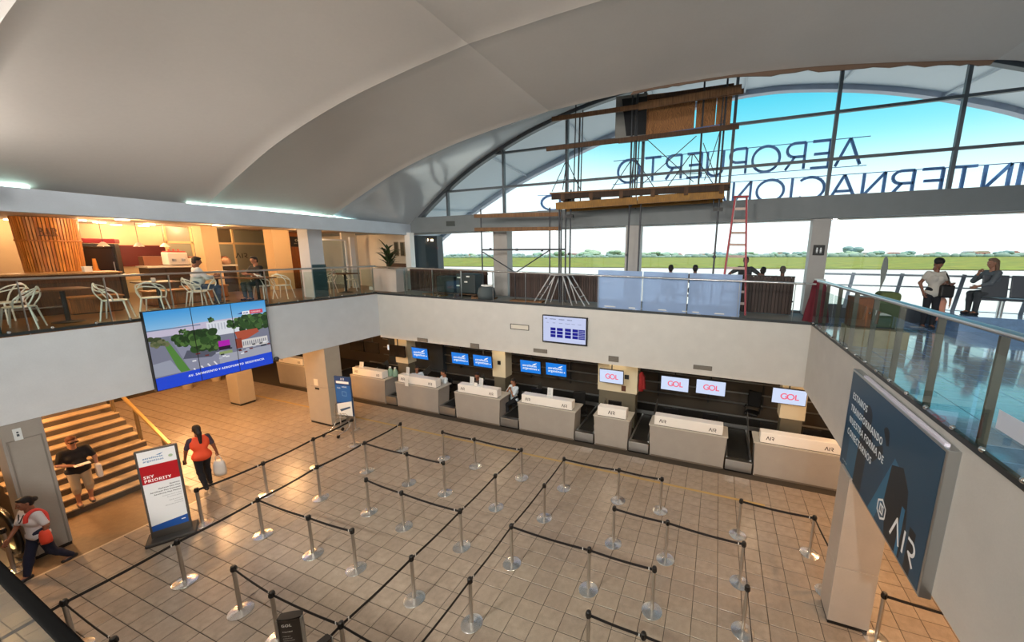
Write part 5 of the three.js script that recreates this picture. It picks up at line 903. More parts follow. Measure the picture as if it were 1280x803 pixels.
// sign letters standing on the outside of the arched window, seen from behind (mirrored)
{
  const lm = M('#4f7fc0', .5), S = (pts, w) => pts.slice(1).map((p, i) => bar([pts[i][0], pts[i][1], 0], [p[0], p[1], 0], w, w));
  const arcP = (cx, cy, rx, ry, a0, a1, n = 18) => Array.from({ length: n + 1 }, (_, i) => { const a = a0 + (a1 - a0) * i / n; return [cx + Math.cos(a) * rx, cy + Math.sin(a) * ry]; });
  const GLY = {
    A: [[[0, 0], [.4, 1], [.8, 0]], [[.14, .3], [.66, .3]]], E: [[[.6, 0], [0, 0], [0, 1], [.6, 1]], [[0, .52], [.52, .52]]], R: [[[0, 0], [0, 1], [.34, 1], ...arcP(.36, .74, .27, .26, Math.PI / 2, -Math.PI / 2, 10), [0, .48]], [[.34, .48], [.64, 0]]], P: [[[0, 0], [0, 1], [.34, 1], ...arcP(.36, .73, .27, .27, Math.PI / 2, -Math.PI / 2, 10), [0, .46]]],
    O: [arcP(.5, .5, .5, .5, 0, 6.2832, 26)], U: [[[0, 1], [0, .3], ...arcP(.32, .32, .32, .32, Math.PI, 6.2832, 12), [.64, 1]]], T: [[[0, 1], [.7, 1]], [[.35, 1], [.35, 0]]], I: [[[0, 0], [0, 1]]], N: [[[0, 0], [0, 1], [.66, 0], [.66, 1]]], C: [arcP(.5, .5, .5, .5, .8, 5.48, 20)], L: [[[0, 1], [0, 0], [.55, 0]]], D: [[[0, 0], [0, 1], [.3, 1], ...arcP(.3, .5, .45, .5, Math.PI / 2, -Math.PI / 2, 14), [0, 0]]],
  };
  const row = (word, xr, xl, y0, h, sl, tag2) => {
    const adv = { A: .8, E: .6, R: .64, P: .64, O: 1, U: .64, T: .7, I: .04, N: .66, C: .9, L: .55, D: .75 }, tot = [...word].reduce((s, k) => s + adv[k] + .24, -.24), k = (xr - xl) / tot; let u = 0;
    const t = thing('sign_letters', tag2, 'sign', [0, 0, -14.2]);
    for (const ch of word) { const gs = GLY[ch].flatMap((st) => S(st.map(([x, y]) => { const X = xr - (u + x) * k; return [X, y0 + sl * (X - xr) + y * h]; }), .075)); mesh('letter', gs, lm, t); u += adv[ch] + .24; }
    mesh('support_rail', [bar([xl - .2, y0 + h + .02 + sl * (xl - xr), -.06], [xr + .2, y0 + h + .02, -.06], .02, .02), bar([xl - .2, y0 - .02 + sl * (xl - xr), -.06], [xr + .2, y0 - .02, -.06], .02, .02)], lm, t);
  };
  row('AEROPUERTO', 3.75, -3.75, 9.12, .78, .033, 'mirrored blue letters of the word airport in the upper row behind the glass');
  row('INTERNACIONAL', 7.5, -1.2, 8.28, .68, .03, 'mirrored blue letters of the longer word in the lower row behind the glass');
  row('D', -6.05, -6.85, 7.98, .55, 0, 'single pale curved letter standing behind the beam left of the scaffold');
}
const slopeY = (x, z) => .024 * x + Math.max(0, -z - 30) * .0034 - .1;
const ground = (x0, x1, z0, z1, nx, nz, dy = 0) => { const pos = [], uv = [], idx = []; for (let j = 0; j <= nz; j++) for (let i = 0; i <= nx; i++) { const f = j / nz, z = z0 + (z1 - z0) * f, s = Math.max(1, -z / 60), x = (x0 + (x1 - x0) * i / nx) * s; pos.push(x, slopeY(x, z) + dy, z); uv.push(x, z); } for (let j = 0; j < nz; j++) for (let i = 0; i < nx; i++) { const a = j * (nx + 1) + i, b = a + 1, c = a + nx + 1, d = c + 1; idx.push(a, b, c, b, d, c); } const g = new THREE.BufferGeometry(); g.setAttribute('position', new THREE.Float32BufferAttribute(pos, 3)); g.setAttribute('uv', new THREE.Float32BufferAttribute(uv, 2)); g.setIndex(idx); g.computeVertexNormals(); return g; };
struct('apron', ground(-150, 150, -15.7, -200, 12, 10), M('#e2e0da', .8, { map: T.stone }));
struct('grass_field', ground(-90, 90, -165, -520, 12, 8, .25), M('#ffe6b0', .95, { map: T.grass })).userData.kind = 'structure';
struct('far_ground', ground(-90, 90, -515, -760, 10, 4, -.1), M('#8f9a6a', .95));
struct('neighbour_wing', [box(-16.5, -12.9, 0, 7.0, -15.6, -15.2)].map(uvm), M('#3f474e', .4));
struct('ground_near', box(-120, 120, -1.5, -1.2, -16, 120), M('#b5b2aa', .9));
{
  const dark = [M('#7d9590', .95), M('#86a08c', .95), M('#93a88e', .95), M('#7a9296', .95)], say = ['dark rounded tree in the row beyond the airfield', 'bushy mid-green tree in the row beyond the airfield', 'pale green tree in the row beyond the airfield', 'bluish low tree in the row beyond the airfield'];  // grey-blue distance haze mixed into the crown colours
  const kinds = [0, 1, 2, 3].map((k) => { const g = []; for (let i = 0; i < 7; i++) g.push(new THREE.IcosahedronGeometry(rr(.22, .4), 1).scale(1.2, .9, 1).translate(rr(-.55, .55), rr(.45, .85) - (k === 3 ? .25 : 0), rr(-.3, .3))); return merge(g); }), trunk = rod([0, 0, 0], [0, .6, 0], .06, .04, 6);
  const protos = [];
  for (let i = 0; i < 84; i++) {
    const k = Math.floor(rnd() * 4), z = -524 - (i % 3) * 15, x = -470 + 800 * (i + .25 + .5 * rnd()) / 84, h = rr(4, 7) * (rnd() < .1 ? 1.8 : 1) * (x < -250 ? 1.15 : 1);
    if (!protos[k]) { protos[k] = thing('far_tree', say[k], 'tree', [0, 0, 0], 0, say[k].replace(/tree.*/, 'trees beyond the airfield')); mesh('crown', kinds[k], dark[k], protos[k]); mesh('trunk', trunk, M('#5b5044', .9), protos[k]); protos[k].position.set(x, slopeY(x, z), z); protos[k].scale.set(h * 1.4, h, h * 1.4); }
    else { const t = dup(protos[k], [x, slopeY(x, z), z], rr(0, 6)); t.scale.set(h * rr(1.1, 1.9), h, h * 1.4); }
  }
  const wallC = ['#d8d4cc', '#c9bfb2', '#b77a68', '#e4e2de', '#bfc7cd'], roofC = ['#a55a48', '#9a9a98', '#b8a898'];
  const hp = [];
  for (let i = 0; i < 44; i++) {
    const z = -582 - (i % 2) * 20, x = -440 + 780 * (i + .3 + .4 * rnd()) / 44, w = rr(9, 17), h = rr(3.5, 6.5), k = i % 3;
    if (!hp[k]) { const s = ['low pale house with a red roof among the far trees', 'low house with a grey roof among the far trees', 'low brownish house among the far trees'][k]; hp[k] = thing('far_house', s, 'house', [x, slopeY(x, z), z], 0, s.replace('house', 'houses')); mesh('wall', cbox(1, .7, .6, 0, .35, 0), M(wallC[k], .8), hp[k]); mesh('roof', extr([[-.55, .7], [.55, .7], [.3, 1], [-.3, 1]], .6).translate(0, 0, -.3), M(roofC[k], .8), hp[k]); for (const q of [-.28, .1, .34]) mesh('window', cbox(.1, .2, .02, q, .4, .3), M('#4c5560', .4), hp[k]); hp[k].scale.set(w, h, w); }
    else dup(hp[k], [x, slopeY(x, z), z], rr(-.2, .2)).scale.set(w, h, w);
  }
}
{ // white service vehicle parked on the apron
  const t = thing('service_vehicle', 'small white service vehicle parked on the bright apron beyond the column', 'vehicle', [-16, slopeY(-16, -72), -72], .3), w = M('#eceff2', .4);
  mesh('body', cbox(2, 1.3, 4.6, 0, .95, 0, .15, 3), w, t); mesh('cabin', cbox(1.8, .8, 2.2, 0, 1.9, -.4, .2, 3), w, t); mesh('window', cbox(1.84, .45, 1.8, 0, 1.95, -.4, .05), mat.blackShiny, t); for (const x of [-.9, .9]) for (const z of [-1.4, 1.4]) mesh('wheel', new THREE.CylinderGeometry(.36, .36, .25, 16).rotateZ(Math.PI / 2).translate(x, .36, z), mat.blackRubber, t);
}

{ // low band of bushes in front of the houses
  const g = []; for (let i = 0; i < 150; i++) { const x = -480 + 820 * (i + rnd()) / 150, z = -503 - rr(0, 4), h = rr(1.5, 3.4); g.push(new THREE.IcosahedronGeometry(1, 1).scale(rr(3, 6), h, 2).translate(x, slopeY(x, z) + h * .5, z)); }
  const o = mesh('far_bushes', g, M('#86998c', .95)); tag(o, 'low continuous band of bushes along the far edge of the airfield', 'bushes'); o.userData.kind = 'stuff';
}
// ---------- people ----------
// A body is one surface: tapered capsules between joints, joined by a smooth minimum, meshed by marching cubes.
function polygonise(prims, k, cell, pad = .06) {           // prims: {a, b, ra, rb} capsules or {c, r:[x,y,z], q} ellipsoids
  const lo = V(1e9, 1e9, 1e9), hi = V(-1e9, -1e9, -1e9);
  for (const p of prims) for (const [c, r] of p.c ? [[p.c, Math.max(...p.r)]] : [[p.a, p.ra], [p.b, p.rb]]) { lo.min(V(c[0] - r, c[1] - r, c[2] - r)); hi.max(V(c[0] + r, c[1] + r, c[2] + r)); }
  lo.addScalar(-pad); hi.addScalar(pad);
  const size = Math.max(hi.x - lo.x, hi.y - lo.y, hi.z - lo.z), N = Math.max(12, Math.ceil(size / cell)), c0 = lo.clone().add(hi).multiplyScalar(.5), half = size / 2, F = new Float32Array(N * N * N).fill(9);
  const W = (i) => -half + 2 * half * i / N;              // MarchingCubes maps index i to (i - N/2)/(N/2)
  for (const p of prims) {
    const pts = p.c ? [[p.c, Math.max(...p.r)]] : [[p.a, p.ra], [p.b, p.rb]], l = [9e9, 9e9, 9e9], h = [-9e9, -9e9, -9e9];
    for (const [c, r] of pts) for (let d = 0; d < 3; d++) { l[d] = Math.min(l[d], c[d] - r - k - .05); h[d] = Math.max(h[d], c[d] + r + k + .05); }
    const I = (v, d) => Math.floor((v - c0.getComponent(d) + half) / (2 * half) * N), i0 = l.map((v, d) => Math.max(0, I(v, d))), i1 = h.map((v, d) => Math.min(N - 1, I(v, d) + 1));
    const ab = p.c ? null : [p.b[0] - p.a[0], p.b[1] - p.a[1], p.b[2] - p.a[2]], L2 = ab ? ab[0] ** 2 + ab[1] ** 2 + ab[2] ** 2 || 1e-9 : 1;
    for (let z = i0[2]; z <= i1[2]; z++) for (let y = i0[1]; y <= i1[1]; y++) for (let x = i0[0]; x <= i1[0]; x++) {
      const px = c0.x + W(x), py = c0.y + W(y), pz = c0.z + W(z); let d;
      if (p.c) { const ex = (px - p.c[0]) / p.r[0], ey = (py - p.c[1]) / p.r[1], ez = (pz - p.c[2]) / p.r[2], q = Math.hypot(ex, ey, ez); d = (q - 1) * Math.min(...p.r) * (q < 1 ? 1 : 1.1); }
      else { const ux = px - p.a[0], uy = py - p.a[1], uz = pz - p.a[2], t = Math.max(0, Math.min(1, (ux * ab[0] + uy * ab[1] + uz * ab[2]) / L2)); d = Math.hypot(ux - ab[0] * t, (uy - ab[1] * t), (uz - ab[2] * t) * (p.flat ?? 1)) - (p.ra + (p.rb - p.ra) * t); }
      const o = z * N * N + y * N + x, f = F[o], kk = p.k ?? k;
      if (p.cut) { F[o] = Math.max(f, -d); continue; }
      const hh = Math.max(0, Math.min(1, .5 + .5 * (f - d) / kk)); F[o] = f > 8 ? d : f + (d - f) * hh - kk * hh * (1 - hh);
    }
  }
  const mc = new MarchingCubes(N, M('#fff'), false, false, 120000); mc.isolation = 0; for (let i = 0; i < F.length; i++) mc.field[i] = -F[i]; mc.update();
  const n = mc.count, g = new THREE.BufferGeometry(); g.setAttribute('position', new THREE.BufferAttribute(mc.positionArray.slice(0, n * 3), 3)); g.setAttribute('normal', new THREE.BufferAttribute(mc.normalArray.slice(0, n * 3), 3));
  g.scale(half, half, half).translate(c0.x, c0.y, c0.z); 
  const pp = g.attributes.position, nn = g.attributes.normal; // normals from the field's own gradient are kept
  let m = mergeVertices(g.deleteAttribute('normal'), cell * .02); m.computeVertexNormals(); return m;
}
const add = (a, b) => [a[0] + b[0], a[1] + b[1], a[2] + b[2]], lerp3 = (a, b, t) => [a[0] + (b[0] - a[0]) * t, a[1] + (b[1] - a[1]) * t, a[2] + (b[2] - a[2]) * t], cap = (a, b, ra, rb, o = {}) => ({ a, b, ra, rb, ...o });
// pose: local joints in metres for a 1.72 m figure facing +z; y up from the floor (or from the seat's floor)
function person(label, pos, turn, o) {
  const s = o.scale ?? 1, t = thing('person', label, 'person', pos, turn, o.group);
  const hip = o.hip ?? [0, .92, 0], lean = o.lean ?? [0, 0], tw = o.female ? .92 : 1;
  const chest = add(hip, [lean[0] * .35, .36, lean[1] * .35]), neck = add(hip, [lean[0] * .55, .53, lean[1] * .55]), head = add(neck, [(o.headOff ?? [0, 0])[0], .185, .025 + (o.headOff ?? [0, 0])[1]]);
  const shY = .475, shW = .175 * tw, Sh = (q) => add(hip, [q * shW + lean[0] * .5, shY, lean[1] * .5 - .01]), Hp = (q) => add(hip, [q * .085, -.02, 0]);
  const arm = o.arms ?? [[[-.26, -.28, .02], [-.27, -.53, .06]], [[.26, -.28, .02], [.27, -.53, .06]]]; // elbow, wrist relative to the shoulder line centre (hip + shoulder height)
  const shC = add(hip, [lean[0] * .5, shY, lean[1] * .5]);
  const leg = o.legs ?? [[[-.1, .49, .02], [-.1, .08, -.02]], [[.1, .49, .02], [.1, .08, -.02]]];           // knee, ankle in figure space
  const torso = (e) => [cap(add(hip, [-.07, 0, 0]), add(hip, [.07, 0, 0]), .12 * tw + e, .12 * tw + e), cap(add(hip, [0, .02, 0]), add(hip, [lean[0] * .2, .2, lean[1] * .2]), .125 * tw + e, .118 * tw + e), cap(add(chest, [-.075, -.04, 0]), add(chest, [.075, -.04, 0]), .115 * tw + e, .115 * tw + e), cap(add(Sh(-1), [.05, -.03, 0]), add(Sh(1), [-.05, -.03, 0]), .075 + e, .075 + e), ...(o.female ? [{ c: add(chest, [-.07, 0, .09]), r: [.07, .065, .06].map((v) => v + e) }, { c: add(chest, [.07, 0, .09]), r: [.07, .065, .06].map((v) => v + e) }] : []), ...(o.belly ? [{ c: add(hip, [0, .13, .06]), r: [.15, .15, .12].map((v) => v + e) }] : [])];
  const el = [0, 1].map((i) => add(shC, arm[i][0])), wr = [0, 1].map((i) => add(shC, arm[i][1]));
  const upper = (e, f = 1) => [0, 1].flatMap((i) => [cap(Sh(i ? 1 : -1), lerp3(Sh(i ? 1 : -1), el[i], f), .056 + e, (.056 - .014 * f) + e)]), fore = (e, f = 1) => [0, 1].map((i) => cap(el[i], lerp3(el[i], wr[i], f), .042 + e, .042 - .014 * f + e));
  const thigh = (e, f = 1) => [0, 1].map((i) => cap(Hp(i ? 1 : -1), lerp3(Hp(i ? 1 : -1), leg[i][0], f), .085 + e, .085 - .03 * f + e)), calf = (e, f = 1) => [0, 1].flatMap((i) => { const m = lerp3(leg[i][0], leg[i][1], .35); return f < .4 ? [cap(leg[i][0], lerp3(leg[i][0], leg[i][1], f), .054 + e, .052 + e)] : [cap(leg[i][0], m, .054 + e, .05 + e), cap(m, lerp3(leg[i][0], leg[i][1], f), .05 + e, .034 + e)]; });
  const skin = M(o.skin ?? '#8a5a3e', .55);
  // body: torso, limbs, neck; head and hands on finer grids, merged
  const parts = [polygonise([...torso(-.012), ...upper(-.004), ...fore(-.002), ...thigh(-.01), ...calf(-.004), cap(add(neck, [0, -.05, -.01]), add(head, [0, -.07, -.02]), .058, .05), ...[0, 1].map((i) => cap(leg[i][1], add(leg[i][1], o.footDir?.[i] ?? [0, -.045, .13]), .036, .03))], .03, .016)];
  const yaw = o.headYaw ?? 0, pit = o.headPitch ?? 0, hq = new THREE.Quaternion().setFromEuler(new THREE.Euler(pit, yaw, o.headRoll ?? 0, 'YXZ'));
  const hd = polygonise([{ c: [0, .02, -.012], r: [.076, .1, .094] }, { c: [0, -.045, .02], r: [.058, .07, .066] }, cap([0, -.1, .045], [0, -.085, .05], .026, .03), { c: [0, .0, .07], r: [.05, .04, .022] }, cap([0, .015, .084], [0, -.028, .104], .009, .015, { k: .012 }), cap([-.02, -.062, .082], [.02, -.062, .082], .009, .009, { k: .008 }), cap([-.045, .028, .072], [.045, .028, .072], .011, .011, { k: .012 }), { c: [-.078, -.008, -.006], r: [.012, .03, .018], k: .008 }, { c: [.078, -.008, -.006], r: [.012, .03, .018], k: .008 }, cap([0, -.05, -.02], [0, -.15, -.03], .052, .056)], .022, .0075);
  parts.push(hd.applyQuaternion(hq).translate(...head));
  const dirV = (a, b) => V(b[0] - a[0], b[1] - a[1], b[2] - a[2]).normalize();
  for (const i of [0, 1]) {
    const f = dirV(el[i], wr[i]), side = o.palm?.[i] ? V(...o.palm[i]).normalize() : V(i ? -1 : 1, 0, 0), nrm = side.clone().addScaledVector(f, -side.dot(f)).normalize(), acr = f.clone().cross(nrm).normalize().multiplyScalar(i ? 1 : -1); // nrm: out of the palm
    const curl = o.curl?.[i] ?? .35, P3 = (u, v, w) => [u * f.x + v * acr.x + w * nrm.x, u * f.y + v * acr.y + w * nrm.y, u * f.z + v * acr.z + w * nrm.z], pr = [cap(P3(-.01, 0, 0), P3(.03, 0, 0), .026, .026), cap(P3(.03, -.024, 0), P3(.08, -.027, 0), .017, .014), cap(P3(.03, -.008, 0), P3(.085, -.009, 0), .017, .014), cap(P3(.03, .01, 0), P3(.083, .01, 0), .017, .014), cap(P3(.03, .024, 0), P3(.078, .027, 0), .017, .013)];
    [[-.028, .066, .085], [-.01, .075, .09], [.009, .07, .087], [.027, .055, .08]].forEach(([v, L, st]) => { let p = [st, v, 0], a = curl * .4; for (let j = 0; j < 3; j++) { const l = L * [.44, .31, .25][j], q = [p[0] + Math.cos(a) * l, v * (1 + .12 * j), p[2] + Math.sin(a) * l]; pr.push(cap(P3(...p), P3(...q), .0095 - j * .001, .0085 - j * .001, { k: .004 })); p = q; a += curl * 1.3; } });
    pr.push(cap(P3(.02, -.03, .005), P3(.05, -.052, .018), .013, .011, { k: .008 }), cap(P3(.05, -.052, .018), P3(.08, -.05, .03), .0105, .009, { k: .004 }));
    parts.push(polygonise(pr, .009, .0052, .02).translate(...wr[i]));
  }
  mesh('body', parts, skin, t);
  const eyeW = M('#e7e2da', .3), eyeD = M('#1a1210', .2);
  if (!o.back) for (const q of [-1, 1]) { const c = V(q * .031, .006, .078).applyQuaternion(hq).add(V(...head)), e = mesh('eye', new THREE.SphereGeometry(.0115, 10, 8).translate(c.x, c.y, c.z), eyeW, t), p = V(q * .031, .006, .0865).applyQuaternion(hq).add(V(...head)); mesh('iris', new THREE.SphereGeometry(.0055, 8, 6).translate(p.x, p.y, p.z), eyeD, e); }
  // hair
  if (o.hair !== 'none') {
    const hp = [{ c: [0, .04, -.025], r: [.083, .09, .094] }, { c: [0, -.03, -.05], r: [.072, .075, .06] }, { c: [0, .095, .02], r: [.06, .03, .06] }];
    if (o.hair === 'bun') hp.push({ c: [0, .0, -.125], r: [.055, .05, .045] }); if (o.hair === 'long') hp.push(cap([0, .02, -.08], [0, -.24, -.1], .07, .05), cap([-.06, 0, -.05], [-.07, -.2, -.05], .035, .03), cap([.06, 0, -.05], [.07, -.2, -.05], .035, .03)); if (o.hair === 'tail') hp.push(cap([0, .05, -.1], [0, -.08, -.15], .045, .05), cap([0, -.08, -.15], [0, -.34, -.13], .05, .028)); if (o.hair === 'curly') hp.push({ c: [0, .07, -.03], r: [.105, .09, .11] });
    hp.push({ c: [0, -.03, .1], r: [.068, .09, .06], cut: 1 }, { c: [-.09, -.06, .03], r: [.03, .06, .035], cut: 1 }, { c: [.09, -.06, .03], r: [.03, .06, .035], cut: 1 });
    mesh('hair', polygonise(hp, .02, .009).applyQuaternion(hq).translate(...head), M(o.hairColor ?? '#15100e', .7), t);
  }
  if (o.cap) mesh('cap', [lathe([[.0, .165], [.05, .158], [.085, .12], [.098, .07], [.098, .055]], 20).translate(0, -.0, -.015), cbox(.15, .012, .1, 0, .06, .11, .005)].map((g) => g.applyQuaternion(hq).translate(...head)), M(o.cap, .7), t);
  if (o.glasses) mesh('glasses', [cbox(.135, .034, .012, 0, .008, .095, .005), cbox(.006, .01, .09, -.072, .01, .05), cbox(.006, .01, .09, .072, .01, .05)].map((g) => g.applyQuaternion(hq).translate(...head)), mat.blackShiny, t);
  // clothes
  const sl = o.sleeve ?? .6, shirtP = [...torso(.012), ...upper(.014, Math.min(1, sl * 1.0)), ...(sl > 1 ? fore(.012, sl - 1) : [])];
  mesh('shirt', polygonise(shirtP, .03, .015), M(o.shirt ?? '#e6e8ea', .8), t);
  if (o.legsHidden !== true) {
    const tl = o.trouser ?? 1;
    const tp = [cap(add(hip, [-.07, 0, 0]), add(hip, [.07, 0, 0]), .128 * tw, .128 * tw), cap(add(hip, [-.05, .06, 0]), add(hip, [.05, .06, 0]), .12 * tw, .12 * tw), ...thigh(.014, tl < .5 ? tl * 2 : 1), ...(tl > .5 ? calf(.016, (tl - .5) * 1.9) : [])];
    if (o.skirt) tp.push(cap(add(hip, [0, -.05, 0]), add(hip, [0, -.5, .02]), .16, .2));
    mesh(o.skirt ? 'skirt' : tl < .75 ? 'shorts' : 'trousers', polygonise(tp, .03, .015), M(o.trousers ?? '#1b1d24', .85), t);
    for (const i of [0, 1]) { const a = leg[i][1], d = o.footDir?.[i] ?? [0, -.045, .13]; const toe = add(a, d), heel = add(a, [-d[0] * .3, d[1], -d[2] * .3]); mesh('shoe', polygonise([cap(heel, lerp3(heel, toe, .6), .036, .042), cap(lerp3(heel, toe, .6), add(toe, [0, -.004, 0]), .042, .034), cap(add(a, [0, .0, 0]), heel, .04, .036)], .02, .009), M(o.shoe ?? '#17171a', .6), t); }
  }
  if (o.vest) mesh('vest', polygonise(torso(.02), .07, .013), M(o.vest, .7), t);
  if (o.extra) o.extra(t, { hip, neck, head, wr, el, shC, Sh });
  t.scale.setScalar(s); return t;
}
const SEAT = (h = .45) => ({ hip: [0, h + .12, -.05], legs: [[[-.11, h + .06, .38], [-.11, .08, .36]], [[.11, h + .06, .38], [.11, .08, .36]]] });
const bagG = (w, h, d) => lathe([[0, 0], [.5, .02], [.54, .3], [.5, .75], [.38, 1], [0, .98]], 14).scale(w, h, d);

// woman in an orange vest carrying a white bag, walking away from the stairs
person('woman with a ponytail in an orange vest walking away with a white bag', [-12.5, 0, -5.3], -1.75, { female: 1, skin: '#7d4f38', hair: 'tail', hairColor: '#120e0d', shirt: '#3a3140', sleeve: .75, trousers: '#15161c', shoe: '#101012', back: 1, vest: '#e8502a', lean: [0, .1], hip: [0, .9, 0], legs: [[[-.09, .5, .16], [-.09, .09, .1]], [[.09, .47, -.02], [.09, .14, -.28]]], arms: [[[-.25, -.27, -.03], [-.3, -.52, -.02]], [[.25, -.26, .06], [.28, -.5, .12]]], headPitch: .12, curl: [1.1, .6],
  extra(t, { wr }) { mesh('phone', cbox(.07, .13, .015, wr[1][0] + .01, wr[1][1] - .09, wr[1][2] + .03, .006), mat.black, t); } });
{ const t = thing('shopping_bag', 'white plastic bag hanging from the hand of the woman in the orange vest', 'bag', [-12.46, .18, -5.6], .3); mesh('bag', bagG(.3, .42, .2), M('#ddd8d2', .6), t); mesh('handle', tube([[-.08, .4, 0], [-.07, .52, 0], [0, .57, 0], [.07, .52, 0], [.08, .4, 0]], .012, 20, 6), M('#d3cdc6', .6), t); }
// man on the stairs
person('man in a black t-shirt and beige shorts coming down the stairs', [-14.0, .165, -3.72], 1.45, { skin: '#b07a5c', hair: 'short', hairColor: '#6b3a22', glasses: 1, shirt: '#1c191b', sleeve: .75, trousers: '#b09a7c', trouser: .62, shoe: '#5b4b40', belly: 1, legs: [[[-.1, .5, .1], [-.1, .08, .02]], [[.1, .49, .04], [.1, .08, -.06]]], arms: [[[-.26, -.24, .06], [-.05, -.3, .24]], [[.27, -.26, .03], [.26, -.46, .16]]], headPitch: .22, headYaw: .25, curl: [.8, .8], palm: [[.3, 1, 0], [-1, 0, 0]],
  extra(t, { wr }) { mesh('paper', cbox(.24, .005, .15, wr[0][0] + .08, wr[0][1] + .02, wr[0][2] + .06), M('#efe9df', .7), t); mesh('towel', cbox(.09, .34, .2, wr[1][0], wr[1][1] - .12, wr[1][2] + .05, .04, 3), M('#d9cdbf', .85), t); } });
// woman hurrying past the pillar with the vest over her shoulder
person('woman in a white shirt striding left with a red-orange vest over her arm', [-11.98, 0, -2.55], .22, { female: 1, skin: '#8a5a44', hair: 'bun', hairColor: '#151011', shirt: '#d7d4d8', sleeve: .8, trousers: '#141a33', shoe: '#1b1719', lean: [0, .07], hip: [0, .88, 0], scale: .97, legs: [[[-.09, .47, .13], [-.09, .09, .22]], [[.09, .46, -.06], [.09, .14, -.3]]], arms: [[[-.24, -.25, .06], [-.2, -.42, .22]], [[.25, -.26, -.04], [.26, -.48, .02]]], headPitch: .12, headYaw: -.1,
  extra(t, { shC, wr, hip }) { mesh('vest', [tube([add(shC, [-.14, .06, .12]), add(shC, [-.13, .12, 0]), add(shC, [-.15, .04, -.12]), add(shC, [-.1, -.2, -.14])], .045, 20, 8), tube([add(shC, [.12, -.1, .13]), add(shC, [.13, .03, .1]), add(shC, [.15, .09, 0]), add(shC, [.2, -.02, -.08]), add(shC, [.24, -.2, -.07])], .032, 20, 8)].slice(1), M('#e0443a', .7), t); mesh('folded_vest', bagG(.16, .26, .14).translate(...add(wr[1], [.02, -.12, 0])), M('#e5482f', .7), t); mesh('lanyard', tube([add(shC, [-.06, .04, .1]), add(shC, [-.02, -.12, .14]), add(shC, [.06, .04, .1])], .008, 12, 5), M('#20242c', .6), t); } });
// seated clerks behind the desks
const clerk = (x, z, turn, s, o) => person(s, [x, 0, z], turn, { ...SEAT(.6), shirt: '#d5e2ea', sleeve: .8, skin: '#9c6b4f', hair: 'short', trousers: '#1a1b20', ...o });
for (const [x, z, s] of [[-11.55, -12.0, 'black office chair under the first clerk'], [-10.25, -12.0, 'black office chair under the second clerk'], [-8.75, -12.2, 'black office chair under the third clerk, behind the card holders'], [-7.1, -12.15, 'black office chair under the clerk beside the cream column']]) { const t = thing('clerk_chair', s, 'office chair', [x, 0, z]); mesh('seat', cbox(.46, .07, .44, 0, .59, 0, .03), mat.black, t); mesh('backrest', cbox(.44, .42, .05, 0, .92, -.3, .02), mat.black, t); mesh('back_strut', bar([0, .57, -.2], [0, .78, -.3], .06, .02), mat.black, t); mesh('column', rod([0, .06, 0], [0, .57, 0], .03), mat.darkMetal, t); for (let k = 0; k < 5; k++) mesh('leg', bar([0, .09, 0], [Math.sin(k * 1.2566) * .28, .03, Math.cos(k * 1.2566) * .28], .04, .04), mat.black, t); }
clerk(-11.55, -12.0, .9, 'clerk in a pale blue shirt turned right behind the desk with the hanging paper', { arms: [[[-.24, -.26, .1], [-.12, -.28, .34]], [[.24, -.26, .1], [.14, -.28, .34]]], headPitch: .2 });
clerk(-10.25, -12.0, -.5, 'clerk resting a cheek on one hand at the desk with the paper', { arms: [[[-.2, -.22, .2], [-.06, .0, .24]], [[.24, -.26, .1], [.1, -.3, .34]]], headPitch: .25, curl: [1, .4] });
clerk(-8.75, -12.2, .1, 'clerk mostly hidden behind two white card holders', { shirt: '#3d3431', skin: '#7a4c38', headPitch: .2 });
clerk(-7.1, -12.15, -.35, 'clerk in a pale shirt with hands raised to the face beside the cream column', { arms: [[[-.2, -.24, .2], [-.05, -.02, .2]], [[.2, -.24, .2], [.06, -.03, .2]]], headPitch: .3, curl: [.9, .9] });
// two men at a cafe table
person('man in a pale striped shirt and jeans seated at the cafe table, facing right', [-14.42, GL, -6.72], Math.PI - .25, { ...SEAT(.46), shirt: '#cfd6da', sleeve: 1.5, skin: '#8a5b42', hair: 'short', hairColor: '#241a15', trousers: '#2f4a6b', shoe: '#26262a', belly: 1, lean: [0, .12], arms: [[[-.25, -.24, .14], [-.15, -.2, .38]], [[.25, -.24, .14], [.15, -.2, .38]]], headPitch: .25 });
person('man in a black shirt and dark trousers seated at the cafe table, facing left', [-14.5, GL, -8.3], .15, { ...SEAT(.46), shirt: '#16171a', sleeve: .8, skin: '#a87456', hair: 'short', hairColor: '#1a1413', trousers: '#2b3a38', shoe: '#141416', lean: [0, .1], arms: [[[-.25, -.24, .14], [-.06, -.12, .36]], [[.25, -.24, .14], [.13, -.2, .38]]], headPitch: .15 });
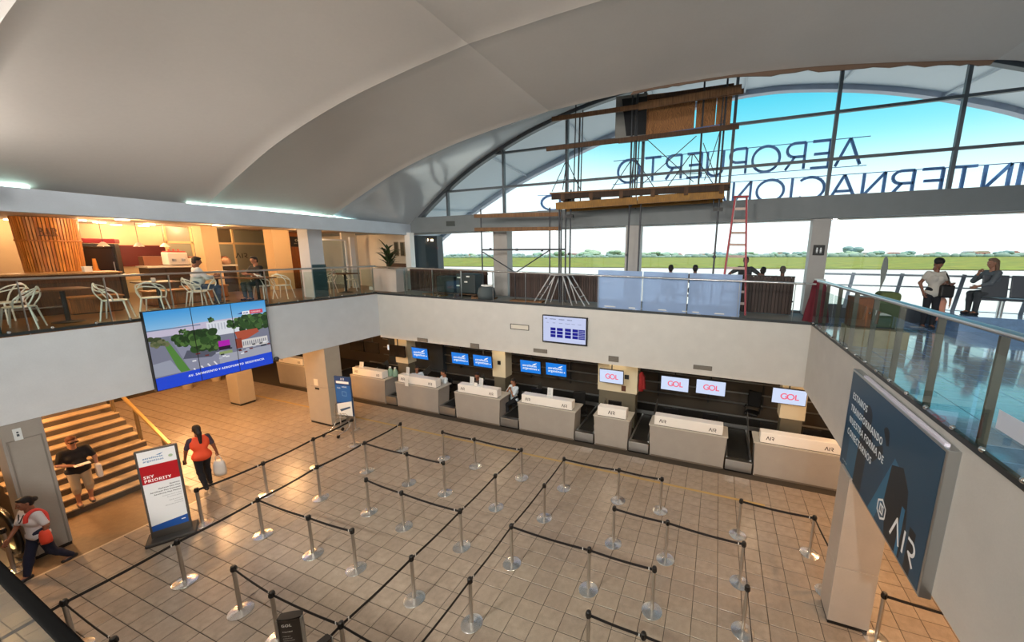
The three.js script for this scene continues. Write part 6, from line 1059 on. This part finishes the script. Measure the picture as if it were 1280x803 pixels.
// people at the windows
person('man in a dark t-shirt with both arms stretched out along the barrier', [.78, G, -13.0], -.15, { skin: '#6b4636', hair: 'short', shirt: '#33373b', sleeve: .8, trousers: '#202226', hip: [0, .88, 0], arms: [[[-.42, -.16, .05], [-.58, -.34, .1]], [[.42, -.16, .05], [.62, -.36, .12]]], curl: [.7, .7] });
const seated = (x, z, s, o) => person(s, [x, G, z], Math.PI, { ...SEAT(.44), skin: '#6b4636', back: 1, ...o });
seated(1.3, -13.1, 'seated person with dark hair in a light shirt, head turned, behind the slatted barrier', { shirt: '#b9b3b8', headRoll: .2, hip: [0, .58, -.02] }); seated(1.85, -13.1, 'seated person with short grey hair right behind the slatted barrier by the column', { shirt: '#5b5654', hairColor: '#4d4640', hip: [0, .62, -.02] });
seated(-1.5, -12.95, 'left of two dark heads showing above the plastic sheet', { shirt: '#3b3f45', hip: [0, .57, -.02] }); seated(-.72, -12.95, 'right of two dark heads showing above the plastic sheet', { shirt: '#45403c', hip: [0, .59, -.02] });
person('standing woman in a pale top with a black shoulder bag', [5.15, G, -12.0], .1, { female: 1, skin: '#7a4f3c', hair: 'curly', hairColor: '#14100f', shirt: '#b9b4ab', sleeve: .45, trousers: '#191b22', shoe: '#2a2a2e', hip: [0, .92, 0], headPitch: .45, arms: [[[-.3, -.24, -.02], [-.26, -.48, .1]], [[.29, -.26, .05], [.2, -.24, .28]]], curl: [.6, .9], palm: [[1, 0, 0], [-.3, 1, 0]],
  extra(t, { shC }) { mesh('shoulder_bag', cbox(.3, .32, .12, .2, shC[1] - .42, .14, .05, 3), mat.black, t); mesh('bag_strap', tube([add(shC, [.17, .07, 0]), add(shC, [.2, -.1, .13]), [.22, shC[1] - .3, .18]], .014, 16, 6), mat.black, t); } });
person('child in a peach-coloured dress standing just behind the woman with the shoulder bag', [5.5, G, -12.4], -.4, { female: 1, scale: .72, skin: '#a2745c', hair: 'long', hairColor: '#5b3a28', shirt: '#c99a86', sleeve: .5, trousers: '#d99880', skirt: 1, trouser: .3, shoe: '#d8d2c8' });
person('woman with long light hair in grey clothes seated by the window, chin on her hand', [6.5, 4.98, -12.42], -1.35, { ...SEAT(.47), female: 1, skin: '#9a6d56', hair: 'long', hairColor: '#6d5644', shirt: '#565d63', sleeve: 1.6, trousers: '#3a3e42', shoe: '#202024', lean: [0, .25], arms: [[[-.2, -.22, .22], [-.04, .0, .26]], [[.22, -.25, .16], [.1, -.34, .34]]], headPitch: .15, curl: [1, .5] });
renderer.render(scene, camera);
